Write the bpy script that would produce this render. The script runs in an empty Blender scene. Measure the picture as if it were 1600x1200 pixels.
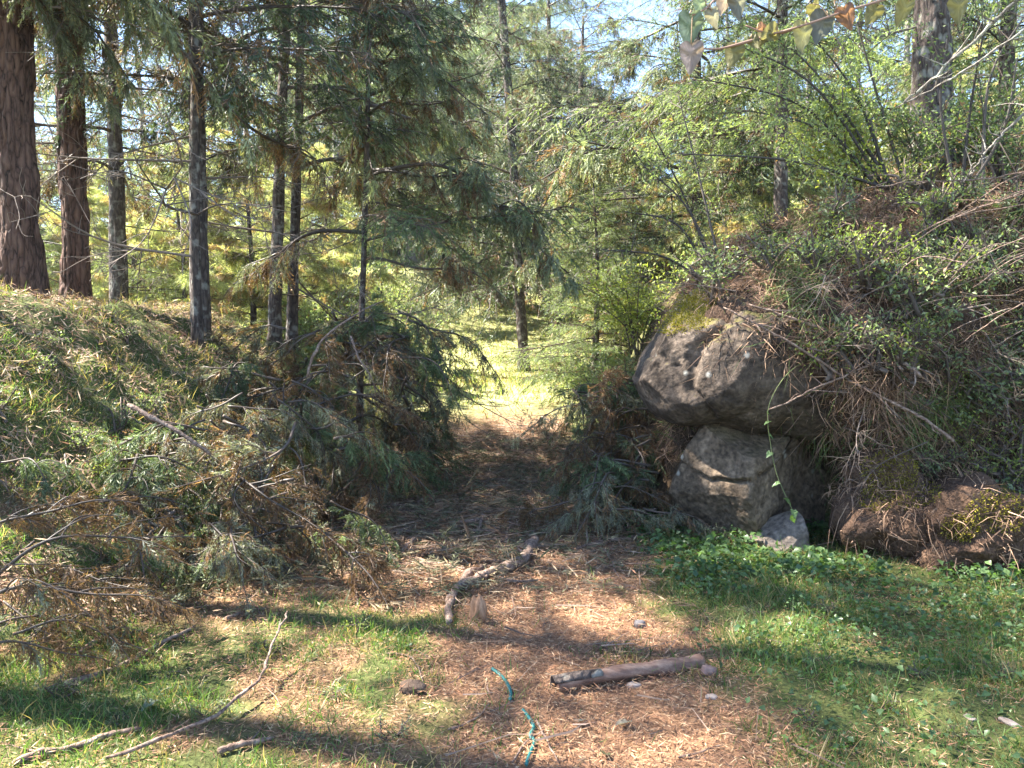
import bpy, math, random
import numpy as np
from mathutils import Vector, Matrix, noise as mnoise

# ------------------------------------------------------------------ camera, sky, sun, exposure
SC = bpy.context.scene
COL = SC.collection
rng = np.random.default_rng(11)
random.seed(11)
PI = math.pi

F = 1232.0                      # focal length in pixels of the 1600 px wide picture
PITCH = math.radians(2.8)
CAM = np.array([0.0, 0.0, 1.6])
cam_data = bpy.data.cameras.new('camera')
cam_data.sensor_width = 36.0
cam_data.lens = 36.0 * F / 1600.0
cam_data.clip_start = 0.05
cam_data.clip_end = 2000.0
cam = bpy.data.objects.new('camera', cam_data)
COL.objects.link(cam)
cam.location = CAM
cam.rotation_euler = (PI / 2 - PITCH, 0, 0)
SC.camera = cam

SUN_AZ = math.radians(-78)      # from +Y, clockwise
SUN_EL = math.radians(52)
world = bpy.data.worlds.new('World')
SC.world = world
world.use_nodes = True
wn = world.node_tree.nodes
wl = world.node_tree.links
sky = wn.new('ShaderNodeTexSky')
sky.sky_type = 'NISHITA'
sky.sun_disc = False
sky.sun_elevation = SUN_EL
sky.sun_rotation = SUN_AZ
sky.altitude = 2400
sky.air_density = 1.0
sky.dust_density = 0.6
sky.ozone_density = 1.0
wl.new(sky.outputs[0], wn['Background'].inputs[0])
wn['Background'].inputs[1].default_value = 0.08

sun_data = bpy.data.lights.new('sun', 'SUN')
sun_data.energy = 5.0
sun_data.angle = math.radians(0.55)
sun_data.color = (1.0, 0.93, 0.82)
sun = bpy.data.objects.new('sun', sun_data)
COL.objects.link(sun)
SD = Vector((math.sin(SUN_AZ) * math.cos(SUN_EL), math.cos(SUN_AZ) * math.cos(SUN_EL), math.sin(SUN_EL)))
sun.rotation_euler = SD.to_track_quat('Z', 'Y').to_euler()

SC.view_settings.view_transform = 'Standard'
SC.view_settings.look = 'None'
SC.view_settings.gamma = 1.0
SC.view_settings.exposure = 3.2
SC.render.engine = 'CYCLES'
SC.cycles.max_bounces = 4
SC.cycles.diffuse_bounces = 2
SC.cycles.glossy_bounces = 2
SC.cycles.transmission_bounces = 4
SC.cycles.transparent_max_bounces = 4
SC.cycles.sample_clamp_indirect = 4.0
SC.cycles.use_denoising = True
SC.cycles.volume_bounces = 0

# ------------------------------------------------------------------ small maths
def hash2(ix, iy, seed):
    n = (ix.astype(np.int64) * 374761393 + iy.astype(np.int64) * 668265263 + seed * 1442695041) & 0xffffffff
    n = ((n ^ (n >> 13)) * 1274126177) & 0xffffffff
    return ((n ^ (n >> 16)) & 0xffff) / 65535.0

def vnoise(x, y, seed=0):
    x = np.asarray(x, float); y = np.asarray(y, float)
    ix = np.floor(x); iy = np.floor(y)
    fx = x - ix; fy = y - iy
    fx = fx * fx * (3 - 2 * fx); fy = fy * fy * (3 - 2 * fy)
    a = hash2(ix, iy, seed); b = hash2(ix + 1, iy, seed)
    c = hash2(ix, iy + 1, seed); d = hash2(ix + 1, iy + 1, seed)
    return (a * (1 - fx) + b * fx) * (1 - fy) + (c * (1 - fx) + d * fx) * fy

def fbm(x, y, seed=0, octv=3):
    s = 0; a = 0.5; t = 0
    for k in range(octv):
        s = s + a * vnoise(x * 2 ** k, y * 2 ** k, seed + 17 * k); t += a; a *= 0.5
    return s / t

def sstep(a, b, x):
    t = np.clip((np.asarray(x, float) - a) / (b - a), 0, 1)
    return t * t * (3 - 2 * t)

def unit(v):
    v = np.asarray(v, float)
    return v / np.maximum(np.linalg.norm(v, axis=-1, keepdims=True), 1e-9)

def rnd(a, b, n=None):
    return rng.uniform(a, b, n)

# ------------------------------------------------------------------ terrain height
def left_foot(y):
    return np.interp(y, [0, 3, 5, 8, 12, 18], [-2.9, -2.5, -1.95, -1.5, -1.35, -2.2])

def right_s(x, y):
    s1 = x - np.interp(y, [0, 7, 9, 14, 20], [1.15, 1.15, 1.25, 1.35, 3.0])
    xf = np.asarray(x, float)
    yf = 6.95 - 1.15 * sstep(2.62, 3.05, xf) - 0.33 * np.clip(xf - 3.0, 0, 6) + 0.55 * np.exp(-((xf - 2.55) / 0.16) ** 2)
    s2 = y - yf
    k = 0.25
    h = np.clip(0.5 + 0.5 * (s2 - s1) / k, 0, 1)
    return s2 * (1 - h) + s1 * h - k * h * (1 - h)

def H(x, y):
    x = np.asarray(x, float); y = np.asarray(y, float)
    sl = left_foot(y) - x + 0.35 * (fbm(x * 0.9, y * 0.9, 5) - 0.5)
    zl = 2.05 * sstep(0.0, 3.3, sl) - 0.05 * np.clip(sl - 3.6, 0, 30) * 0.5
    zl = zl * (1 - 0.62 * sstep(11.0, 18.0, y)) * (0.35 + 0.65 * sstep(1.5, 6.5, y))
    sr = right_s(x, y) + 0.30 * (fbm(x * 1.7, y * 1.7, 9) - 0.5)
    zr = 2.55 * sstep(-0.05, 1.35, sr) + 0.44 * np.clip(sr - 1.1, 0, 25) * (1 - 0.5 * sstep(4, 12, sr))
    zr = zr * (1 - 0.55 * sstep(11.5, 17.0, y))
    zl = zl + .38 * sstep(.1, .8, sl) * (fbm(x * 2.7, y * 2.7, 51) - .5) * (1 - sstep(12, 20, y))
    rough = 0.55 * sstep(0.02, 0.4, sr) * (1 - sstep(1.2, 2.6, sr))
    zr = zr + rough * (fbm(x * 3.1, y * 3.1, 3) - 0.5)
    far = 0.22 * np.clip(y - 22, 0, 60) * sstep(20, 30, y) + 0.03 * np.clip(y - 14, 0, 10) + .42 * sstep(12, 19, y)
    far = np.minimum(far, 11 + 0.02 * y)
    mound = 0.55 * np.exp(-(((x + 2.2) / 3.0) ** 2 + ((y - 31) / 1.4) ** 2)) + 0.5 * np.exp(-(((x - 6) / 4.0) ** 2 + ((y - 24) / 2.5) ** 2))
    bumps = 0.05 * (fbm(x * 2.3, y * 2.3, 21) - 0.5) + 0.03 * (fbm(x * 6.1, y * 6.1, 23, 2) - 0.5)
    bumps = bumps + 0.25 * (fbm(x * 0.35, y * 0.35, 31) - 0.5) * sstep(10, 20, np.abs(x) + np.clip(y - 6, 0, 100) * 0.6)
    lane = 0.05 * np.exp(-((x - 0.25) / 0.9) ** 2) * (1 - sstep(14, 20, y))
    return zl + zr + far + mound + bumps - lane

def H1(x, y):
    return float(H(np.array([x]), np.array([y]))[0])

def Hn(x, y, e=0.04):
    gx = (H(x + e, y) - H(x - e, y)) / (2 * e)
    gy = (H(x, y + e) - H(x, y - e)) / (2 * e)
    return unit(np.stack([-gx, -gy, np.ones_like(gx)], -1))

def ray(px, py):
    c = np.array([(px - 800) / F, 1.0, -(py - 600) / F])
    cp, sp = math.cos(PITCH), math.sin(PITCH)
    return np.array([c[0], c[1] * cp + c[2] * sp, -c[1] * sp + c[2] * cp])

def at(px, py, d):
    """the point seen in that direction at distance d along the view axis"""
    r = ray(px, py)
    return CAM + r * (d / r[1])

def on_ground(px, py):
    r = ray(px, py)
    t = np.linspace(2.0, 60, 3000)
    P = CAM + r * t[:, None]
    below = np.nonzero(P[:, 2] < H(P[:, 0], P[:, 1]))[0]
    return P[below[0]] if len(below) else P[-1]

# ------------------------------------------------------------------ mesh building
class MB:
    def __init__(self):
        self.V = []; self.T = []; self.C = []; self.n = 0
    def add(self, V, T, C):
        V = np.asarray(V, float).reshape(-1, 3); T = np.asarray(T, int).reshape(-1, 3)
        C = np.asarray(C, float)
        if C.ndim == 1: C = np.broadcast_to(C, (len(V), 3))
        self.V.append(V); self.T.append(T + self.n); self.C.append(C); self.n += len(V)
    def data(self):
        return np.concatenate(self.V), np.concatenate(self.T), np.concatenate(self.C)
    def mesh(self, name, mat, smooth=False):
        V, T, C = self.data()
        me = bpy.data.meshes.new(name)
        me.vertices.add(len(V)); me.vertices.foreach_set('co', V.astype(np.float32).ravel())
        me.loops.add(3 * len(T)); me.loops.foreach_set('vertex_index', T.astype(np.int32).ravel())
        me.polygons.add(len(T)); me.polygons.foreach_set('loop_start', np.arange(0, 3 * len(T), 3, dtype=np.int32))
        if smooth: me.polygons.foreach_set('use_smooth', np.ones(len(T), bool))
        me.update(calc_edges=True)
        ca = me.color_attributes.new('Col', 'FLOAT_COLOR', 'POINT')
        ca.data.foreach_set('color', np.c_[C, np.ones(len(C))].astype(np.float32).ravel())
        me.materials.append(mat)
        return me

def blades(mb, P, D, L, W, B, C, tipc=None, side=None):
    """thin tapering blades: two segments, three triangles each"""
    P = np.asarray(P, float); n = len(P)
    if n == 0: return
    D = unit(D); L = np.broadcast_to(L, n)[:, None]; W = np.broadcast_to(W, n)[:, None]
    if side is None: side = unit(np.cross(D, rng.normal(size=(n, 3))))
    B = np.broadcast_to(B, (n, 3))
    mid = P + D * L * 0.55 + B * L * 0.25
    tip = P + D * L * 0.97 + B * L
    V = np.stack([P - side * W * .5, P + side * W * .5, mid - side * W * .42, mid + side * W * .42, tip], 1)
    i = (np.arange(n) * 5)[:, None, None]
    T = np.array([[0, 1, 3], [0, 3, 2], [2, 3, 4]])[None] + i
    C = np.broadcast_to(C, (n, 3))
    CC = np.repeat(C[:, None], 5, 1)
    if tipc is not None: CC = CC.copy(); CC[:, 4] = tipc
    mb.add(V.reshape(-1, 3), T.reshape(-1, 3), CC.reshape(-1, 3))

def spikes(mb, P, D, L, W, C, side=None):
    """one narrow lozenge of two triangles each"""
    P = np.asarray(P, float); n = len(P)
    if n == 0: return
    D = unit(D); L = np.broadcast_to(L, n)[:, None]; W = np.broadcast_to(W, n)[:, None]
    if side is None: side = unit(np.cross(D, rng.normal(size=(n, 3))))
    mid = P + D * L * .45
    V = np.stack([P, mid - side * W * .5, P + D * L, mid + side * W * .5], 1)
    i = (np.arange(n) * 4)[:, None, None]
    T = np.array([[0, 1, 3], [1, 2, 3]])[None] + i
    C = np.broadcast_to(C, (n, 3))
    mb.add(V.reshape(-1, 3), T.reshape(-1, 3), np.repeat(C[:, None], 4, 1).reshape(-1, 3))

def leaves(mb, P, D, N, L, W, C, fold=0.25):
    """folded leaf blades of four triangles: base, shoulders, tip and a sunk midrib"""
    P = np.asarray(P, float); n = len(P)
    if n == 0: return
    D = unit(D); S = unit(np.cross(D, N)); N = unit(np.cross(S, D))
    L = np.broadcast_to(L, n)[:, None]; W = np.broadcast_to(W, n)[:, None]
    m = P + D * L * .45
    V = np.stack([P, m - S * W * .5 + N * W * fold, P + D * L - N * L * .12, m + S * W * .5 + N * W * fold, m + D * L * .08], 1)
    i = (np.arange(n) * 5)[:, None, None]
    T = np.array([[0, 1, 4], [1, 2, 4], [2, 3, 4], [3, 0, 4]])[None] + i
    C = np.broadcast_to(C, (n, 3))
    mb.add(V.reshape(-1, 3), T.reshape(-1, 3), np.repeat(C[:, None], 5, 1).reshape(-1, 3))

def tube(mb, pts, r, C, sides=6, rough=0.0, cap=True, ridges=0, seed=0):
    pts = np.asarray(pts, float); n = len(pts)
    r = np.broadcast_to(np.asarray(r, float), n)
    tan = unit(np.gradient(pts, axis=0))
    ref = np.array([0, 0, 1.0]) if abs(tan[:, 2]).mean() < 0.8 else np.array([1.0, 0, 0])
    a = unit(np.cross(tan, ref)); b = np.cross(tan, a)
    th = np.linspace(0, 2 * PI, sides, endpoint=False)
    rr = np.repeat(r[:, None], sides, 1)
    if rough:
        rr = rr * (1 + rough * rng.normal(size=rr.shape))
    if ridges:
        arc = np.concatenate([[0], np.cumsum(np.linalg.norm(np.diff(pts, axis=0), axis=1))])
        g = vnoise(np.repeat((th / (2 * PI) * ridges)[None], n, 0), np.repeat(arc[:, None] * 2.4, sides, 1), seed)
        g2 = vnoise(np.repeat((th / (2 * PI) * ridges * 2)[None], n, 0), np.repeat(arc[:, None] * 9, sides, 1), seed + 3)
        rr = rr * (0.9 + 0.16 * sstep(.25, .6, g) + 0.05 * g2)
        if sides > 40:
            A = np.repeat((th / (2 * PI) * 20)[None], n, 0); B = np.repeat(arc[:, None], sides, 1)
            A = A + 1.1 * (fbm(A * .4, B * 1.2, seed + 5) - .5)
            f1 = 1 - sstep(.0, .13, np.abs(vnoise(A, B * 1.6, seed + 7) - .5)); f2 = 1 - sstep(.0, .10, np.abs(vnoise(A * .9 + 3, B * 6.5, seed + 9) - .5))
            rr = rr * (1 - .15 * f1 - .07 * f2 * (1 - f1) + .05 * (vnoise(A * 2.2, B * 14, seed + 11) - .5))
    V = pts[:, None] + rr[..., None] * (np.cos(th)[None, :, None] * a[:, None] + np.sin(th)[None, :, None] * b[:, None])
    i = np.arange(n - 1)[:, None] * sides; j = np.arange(sides)[None]; k = (j + 1) % sides
    q0 = (i + j).ravel(); q1 = (i + k).ravel(); q2 = (i + sides + k).ravel(); q3 = (i + sides + j).ravel()
    T = np.r_[np.c_[q0, q1, q2], np.c_[q0, q2, q3]]
    V = V.reshape(-1, 3)
    if cap:
        m = len(V)
        V = np.r_[V, pts[:1], pts[-1:]]
        jj = np.arange(sides); kk = (jj + 1) % sides
        T = np.r_[T, np.c_[np.full(sides, m), kk, jj], np.c_[np.full(sides, m + 1), (n - 1) * sides + jj, (n - 1) * sides + kk]]
    mb.add(V, T, C)

def spline(pts, n):
    """smooth curve through the points"""
    P = np.asarray(pts, float)
    if len(P) == 2: return P[0] + (P[1] - P[0]) * np.linspace(0, 1, n)[:, None]
    Q = np.vstack([2 * P[0] - P[1], P, 2 * P[-1] - P[-2]])
    t = np.linspace(0, len(P) - 1 - 1e-6, n); k = t.astype(int); u = (t - k)[:, None]
    a, b, c, d = Q[k], Q[k + 1], Q[k + 2], Q[k + 3]
    return 0.5 * (2 * b + (c - a) * u + (2 * a - 5 * b + 4 * c - d) * u ** 2 + (3 * b - a - 3 * c + d) * u ** 3)

# ------------------------------------------------------------------ objects
def put(o, label=None, cat=None, group=None, kind=None):
    if label: o['label'] = label
    if cat: o['category'] = cat
    if group: o['group'] = group
    if kind: o['kind'] = kind
    return o

def obj(name, me, parent=None, loc=(0, 0, 0), rot=(0, 0, 0), scale=1.0):
    o = bpy.data.objects.new(name, me)
    COL.objects.link(o)
    o.location = loc; o.rotation_euler = rot
    o.scale = (scale,) * 3 if np.isscalar(scale) else scale
    if parent is not None: o.parent = parent
    return o

def thing(name, label, cat, loc=(0, 0, 0), rotz=0.0, group=None):
    o = bpy.data.objects.new(name, None)
    COL.objects.link(o)
    o.empty_display_size = 0.2
    o.location = loc; o.rotation_euler = (0, 0, rotz)
    return put(o, label, cat, group)

ORD = ['first', 'second', 'third', 'fourth', 'fifth', 'sixth', 'seventh', 'eighth', 'ninth', 'tenth', 'eleventh', 'twelfth',
       'thirteenth', 'fourteenth', 'fifteenth', 'sixteenth', 'seventeenth', 'eighteenth', 'nineteenth']
TENS = {20: 'twent', 30: 'thirt', 40: 'fort', 50: 'fift', 60: 'sixt', 70: 'sevent', 80: 'eight', 90: 'ninet'}
def ordinal(k):
    if k < 19: return ORD[k]
    if k > 98: return 'hundred and ' + ordinal(k - 100)
    t = (k + 1) // 10 * 10; u = (k + 1) % 10
    return TENS[t] + ('ieth' if u == 0 else 'y-' + ORD[u - 1])

# ------------------------------------------------------------------ materials
def newmat(name):
    m = bpy.data.materials.new(name); m.use_nodes = True
    nt = m.node_tree; b = nt.nodes['Principled BSDF']
    return m, nt, b

def nd(nt, t, **kw):
    n = nt.nodes.new(t)
    for k, v in kw.items():
        if k.startswith('i_'): n.inputs[k[2:].replace('_', ' ')].default_value = v
        else: setattr(n, k, v)
    return n

def ramp(nt, stops):
    r = nt.nodes.new('ShaderNodeValToRGB')
    e = r.color_ramp.elements
    while len(e) < len(stops): e.new(0.5)
    for k, (p, c) in enumerate(stops):
        e[k].position = p; e[k].color = (c[0], c[1], c[2], 1)
    return r

def mat_foliage(name, transl=0.4, rough=0.5, spec=0.35, vary=0.25, boost=(1.5, 1.6, 0.9)):
    m, nt, b = newmat(name); L = nt.links
    at_ = nd(nt, 'ShaderNodeAttribute', attribute_name='Col')
    oi = nd(nt, 'ShaderNodeObjectInfo')
    mr = nd(nt, 'ShaderNodeMapRange'); mr.inputs[3].default_value = 1 - vary; mr.inputs[4].default_value = 1 + vary
    L.new(oi.outputs['Random'], mr.inputs[0])
    hs = nd(nt, 'ShaderNodeHueSaturation')
    L.new(at_.outputs['Color'], hs.inputs['Color']); L.new(mr.outputs[0], hs.inputs['Value'])
    L.new(hs.outputs[0], b.inputs['Base Color'])
    b.inputs['Roughness'].default_value = rough
    b.inputs['Specular IOR Level'].default_value = spec
    if transl > 0:
        tr = nd(nt, 'ShaderNodeBsdfTranslucent')
        mx = nd(nt, 'ShaderNodeMix', data_type='RGBA', blend_type='MULTIPLY'); mx.inputs[0].default_value = 1
        mx.inputs[7].default_value = (*boost, 1)
        L.new(hs.outputs[0], mx.inputs[6]); L.new(mx.outputs[2], tr.inputs[0])
        ms = nd(nt, 'ShaderNodeMixShader'); ms.inputs[0].default_value = transl
        L.new(b.outputs[0], ms.inputs[1]); L.new(tr.outputs[0], ms.inputs[2])
        L.new(ms.outputs[0], nt.nodes['Material Output'].inputs[0])
    return m

def mat_bark(name, c0, c1, c2, sx=14, sz=2.6, bump=0.6, lichen=0.0):
    m, nt, b = newmat(name); L = nt.links
    tc = nd(nt, 'ShaderNodeTexCoord'); mp = nd(nt, 'ShaderNodeMapping')
    mp.inputs['Scale'].default_value = (sx, sx, sz)
    L.new(tc.outputs['Object'], mp.inputs[0])
    vo = nd(nt, 'ShaderNodeTexVoronoi', feature='DISTANCE_TO_EDGE'); vo.inputs['Scale'].default_value = 1
    no = nd(nt, 'ShaderNodeTexNoise'); no.inputs['Scale'].default_value = 1.3; no.inputs['Detail'].default_value = 8
    L.new(mp.outputs[0], no.inputs[0])
    add = nd(nt, 'ShaderNodeMix', data_type='RGBA', blend_type='LINEAR_LIGHT'); add.inputs[0].default_value = 0.5
    L.new(mp.outputs[0], add.inputs[6]); L.new(no.outputs['Color'], add.inputs[7]); L.new(add.outputs[2], vo.inputs['Vector'])
    r = ramp(nt, [(0.0, c0), (0.12, c1), (0.6, c2)])
    mul = nd(nt, 'ShaderNodeMath', operation='MULTIPLY_ADD'); mul.inputs[1].default_value = 0.35
    L.new(no.outputs['Fac'], mul.inputs[0]); L.new(vo.outputs[0], mul.inputs[2])
    sub = nd(nt, 'ShaderNodeMath', operation='SUBTRACT'); sub.inputs[1].default_value = 0.13
    L.new(mul.outputs[0], sub.inputs[0]); L.new(sub.outputs[0], r.inputs[0])
    out = r.outputs[0]
    if lichen > 0:
        n2 = nd(nt, 'ShaderNodeTexNoise'); n2.inputs['Scale'].default_value = 9; n2.inputs['Detail'].default_value = 6
        L.new(tc.outputs['Object'], n2.inputs[0])
        r2 = ramp(nt, [(0.52, (0, 0, 0)), (0.66, (lichen,) * 3)])
        L.new(n2.outputs['Fac'], r2.inputs[0])
        mx = nd(nt, 'ShaderNodeMix', data_type='RGBA'); L.new(r2.outputs[0], mx.inputs[0])
        L.new(out, mx.inputs[6]); mx.inputs[7].default_value = (0.42, 0.42, 0.36, 1); out = mx.outputs[2]
    L.new(out, b.inputs['Base Color'])
    b.inputs['Roughness'].default_value = 0.9; b.inputs['Specular IOR Level'].default_value = 0.2
    bp = nd(nt, 'ShaderNodeBump'); bp.inputs['Strength'].default_value = bump; bp.inputs['Distance'].default_value = 0.03
    L.new(mul.outputs[0], bp.inputs['Height']); L.new(bp.outputs[0], b.inputs['Normal'])
    return m

def mat_noise(name, stops, scale=8, detail=8, rough=0.9, bump=0.3, dist=0.02, spec=0.2, stretch=(1, 1, 1)):
    m, nt, b = newmat(name); L = nt.links
    tc = nd(nt, 'ShaderNodeTexCoord'); mp = nd(nt, 'ShaderNodeMapping'); mp.inputs['Scale'].default_value = stretch
    no = nd(nt, 'ShaderNodeTexNoise'); no.inputs['Scale'].default_value = scale; no.inputs['Detail'].default_value = detail
    no.inputs['Roughness'].default_value = 0.65
    L.new(tc.outputs['Object'], mp.inputs[0]); L.new(mp.outputs[0], no.inputs[0])
    r = ramp(nt, stops); L.new(no.outputs['Fac'], r.inputs[0]); L.new(r.outputs[0], b.inputs['Base Color'])
    b.inputs['Roughness'].default_value = rough; b.inputs['Specular IOR Level'].default_value = spec
    bp = nd(nt, 'ShaderNodeBump'); bp.inputs['Strength'].default_value = bump; bp.inputs['Distance'].default_value = dist
    L.new(no.outputs['Fac'], bp.inputs['Height']); L.new(bp.outputs[0], b.inputs['Normal'])
    return m

def mat_ground():
    m, nt, b = newmat('ground_soil'); L = nt.links
    at_ = nd(nt, 'ShaderNodeAttribute', attribute_name='Col')
    tc = nd(nt, 'ShaderNodeTexCoord')
    n1 = nd(nt, 'ShaderNodeTexNoise'); n1.inputs['Scale'].default_value = 45; n1.inputs['Detail'].default_value = 8
    n2 = nd(nt, 'ShaderNodeTexNoise'); n2.inputs['Scale'].default_value = 5; n2.inputs['Detail'].default_value = 5
    L.new(tc.outputs['Object'], n1.inputs[0]); L.new(tc.outputs['Object'], n2.inputs[0])
    r = ramp(nt, [(0.25, (0.45, 0.45, 0.45)), (0.75, (1.5, 1.45, 1.4))]); L.new(n1.outputs['Fac'], r.inputs[0])
    r2 = ramp(nt, [(0.3, (0.75, 0.75, 0.8)), (0.7, (1.2, 1.15, 1.1))]); L.new(n2.outputs['Fac'], r2.inputs[0])
    m1 = nd(nt, 'ShaderNodeMix', data_type='RGBA', blend_type='MULTIPLY'); m1.inputs[0].default_value = 1
    m2 = nd(nt, 'ShaderNodeMix', data_type='RGBA', blend_type='MULTIPLY'); m2.inputs[0].default_value = 1
    L.new(at_.outputs['Color'], m1.inputs[6]); L.new(r.outputs[0], m1.inputs[7])
    L.new(m1.outputs[2], m2.inputs[6]); L.new(r2.outputs[0], m2.inputs[7])
    L.new(m2.outputs[2], b.inputs['Base Color'])
    b.inputs['Roughness'].default_value = 0.95; b.inputs['Specular IOR Level'].default_value = 0.1
    bp = nd(nt, 'ShaderNodeBump'); bp.inputs['Strength'].default_value = 0.7; bp.inputs['Distance'].default_value = 0.03
    L.new(n1.outputs['Fac'], bp.inputs['Height']); L.new(bp.outputs[0], b.inputs['Normal'])
    return m

def mat_rock(name, base=((0.035, 0.025, 0.016), (0.115, 0.083, 0.056), (0.225, 0.168, 0.118)), moss=0.5, mossz=0.62):
    m, nt, b = newmat(name); L = nt.links
    tc = nd(nt, 'ShaderNodeTexCoord')
    n1 = nd(nt, 'ShaderNodeTexNoise'); n1.inputs['Scale'].default_value = 3.2; n1.inputs['Detail'].default_value = 10; n1.inputs['Roughness'].default_value = 0.7
    n2 = nd(nt, 'ShaderNodeTexNoise'); n2.inputs['Scale'].default_value = 26; n2.inputs['Detail'].default_value = 8
    vo = nd(nt, 'ShaderNodeTexVoronoi'); vo.inputs['Scale'].default_value = 4.3; vo.inputs['Randomness'].default_value = 1
    n3 = nd(nt, 'ShaderNodeTexNoise'); n3.inputs['Scale'].default_value = 2.4; n3.inputs['Detail'].default_value = 6
    for n in (n1, n2, vo, n3): L.new(tc.outputs['Object'], n.inputs[0])
    r = ramp(nt, [(0.3, base[0]), (0.5, base[1]), (0.72, base[2])]); L.new(n1.outputs['Fac'], r.inputs[0])
    g = ramp(nt, [(0.3, (0.45, 0.45, 0.45)), (0.7, (1.5, 1.5, 1.5))]); L.new(n2.outputs['Fac'], g.inputs[0])
    mm = nd(nt, 'ShaderNodeMix', data_type='RGBA', blend_type='MULTIPLY'); mm.inputs[0].default_value = 1
    L.new(r.outputs[0], mm.inputs[6]); L.new(g.outputs[0], mm.inputs[7])
    lr = ramp(nt, [(0.05, (0.75,) * 3), (0.13, (0, 0, 0))]); L.new(vo.outputs['Distance'], lr.inputs[0])
    li = nd(nt, 'ShaderNodeMix', data_type='RGBA'); L.new(lr.outputs[0], li.inputs[0]); L.new(mm.outputs[2], li.inputs[6])
    li.inputs[7].default_value = (0.34, 0.33, 0.29, 1)
    ge = nd(nt, 'ShaderNodeNewGeometry'); sx = nd(nt, 'ShaderNodeSeparateXYZ'); L.new(ge.outputs['Normal'], sx.inputs[0])
    ad = nd(nt, 'ShaderNodeMath', operation='MULTIPLY_ADD'); ad.inputs[1].default_value = 1.3
    L.new(n3.outputs['Fac'], ad.inputs[0]); L.new(sx.outputs['Z'], ad.inputs[2])
    mr = nd(nt, 'ShaderNodeMapRange'); mr.inputs[1].default_value = 0.65 + mossz; mr.inputs[2].default_value = 0.95 + mossz; mr.inputs[4].default_value = moss
    L.new(ad.outputs[0], mr.inputs[0])
    mo = nd(nt, 'ShaderNodeMix', data_type='RGBA'); L.new(mr.outputs[0], mo.inputs[0]); L.new(li.outputs[2], mo.inputs[6])
    mo.inputs[7].default_value = (0.17, 0.15, 0.025, 1)
    L.new(mo.outputs[2], b.inputs['Base Color'])
    b.inputs['Roughness'].default_value = 0.85; b.inputs['Specular IOR Level'].default_value = 0.25
    bp = nd(nt, 'ShaderNodeBump'); bp.inputs['Strength'].default_value = 0.6; bp.inputs['Distance'].default_value = 0.03
    sm = nd(nt, 'ShaderNodeMath', operation='ADD'); L.new(n2.outputs['Fac'], sm.inputs[0]); L.new(n1.outputs['Fac'], sm.inputs[1])
    L.new(sm.outputs[0], bp.inputs['Height']); L.new(bp.outputs[0], b.inputs['Normal'])
    return m

M_needle = mat_foliage('conifer_foliage', 0.32, 0.5, 0.35, 0.3, (1.4, 1.5, 0.8))
M_pale = mat_foliage('sunny_foliage', 0.45, 0.5, 0.3, 0.25, (1.6, 1.7, 0.8))
M_leaf = mat_foliage('leaf', 0.4, 0.4, 0.45, 0.2, (1.5, 1.7, 0.7))
M_grass = mat_foliage('grass_blade', 0.4, 0.45, 0.35, 0.05, (1.3, 1.5, 0.6))
M_dry = mat_foliage('dry_litter', 0.12, 0.7, 0.25, 0.1, (1.2, 1.1, 0.9))
M_moss = mat_foliage('moss_cushion', 0.2, 0.8, 0.1, 0.1)
M_twig = mat_foliage('twig', 0.0, 0.8, 0.25, 0.25)
M_bark_red = mat_bark('bark_reddish', (0.012, 0.008, 0.006), (0.075, 0.043, 0.032), (0.15, 0.09, 0.067), 17, 4.2, 1.0)
M_bark_dark = mat_bark('bark_dark', (0.02, 0.016, 0.014), (0.06, 0.046, 0.04), (0.12, 0.095, 0.08), 20, 5, 0.8, 0.35)
M_bark_pale = mat_bark('bark_pale', (0.06, 0.05, 0.05), (0.19, 0.165, 0.155), (0.30, 0.27, 0.26), 14, 3, 0.6, 0.5)
M_stick = mat_bark('stick_bark', (0.06, 0.038, 0.03), (0.17, 0.115, 0.088), (0.31, 0.225, 0.175), 26, 26, 0.5, 0.18)
M_lichen = mat_bark('lichened_bark', (0.06, 0.05, 0.045), (0.16, 0.14, 0.12), (0.27, 0.25, 0.21), 26, 26, 0.6, 0.8)
M_ground = mat_ground()
M_rock = mat_rock('boulder_stone', ((0.022, 0.016, 0.012), (0.07, 0.052, 0.039), (0.145, 0.112, 0.086)))
M_rock_plain = mat_rock('boulder_stone_bare', moss=0.15, mossz=0.8)

# ------------------------------------------------------------------ ground
def lane_mask(x, y):
    xl = np.interp(y, [2, 3, 4, 5, 6, 8, 14, 17, 19], [-.25, -.27, -.33, -.5, -1.0, -1.1, -.9, -.5, .3])
    xr = np.interp(y, [2, 3, 3.6, 4, 5, 6.2, 8, 14, 17, 19], [1.1, 1.12, 1.1, 1.02, .86, 1.0, 1.0, .95, 1.0, .3])
    w = 0.6 * (fbm(x * 2.1, y * 2.1, 41) - 0.5) + .55 * (fbm(x * 8, y * 8, 42) - .5)
    return sstep(-.25, .22, x - xl + w) * sstep(-.25, .22, xr - x + w) * (1 - sstep(14.8, 17, y + 1.5 * (fbm(x * 1.1, y * 1.1, 43) - .5)))

def litter_mask(x, y):
    m = lane_mask(x, y)
    left = sstep(4.3, 5.0, y + 0.8 * (fbm(x * 1.6, y * 1.6, 44) - .5)) * sstep(-2.3, -1.6, x) * (1 - sstep(-.4, .2, x)) * (1 - sstep(13, 17, y))
    fore = 0.7 * sstep(.55, .66, fbm(x * 1.9 + 7, y * 1.9, 47)) * (x < 0) * (y < 5.5)
    return np.clip(np.maximum(np.maximum(m, .9 * left), fore), 0, 1)

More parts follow.
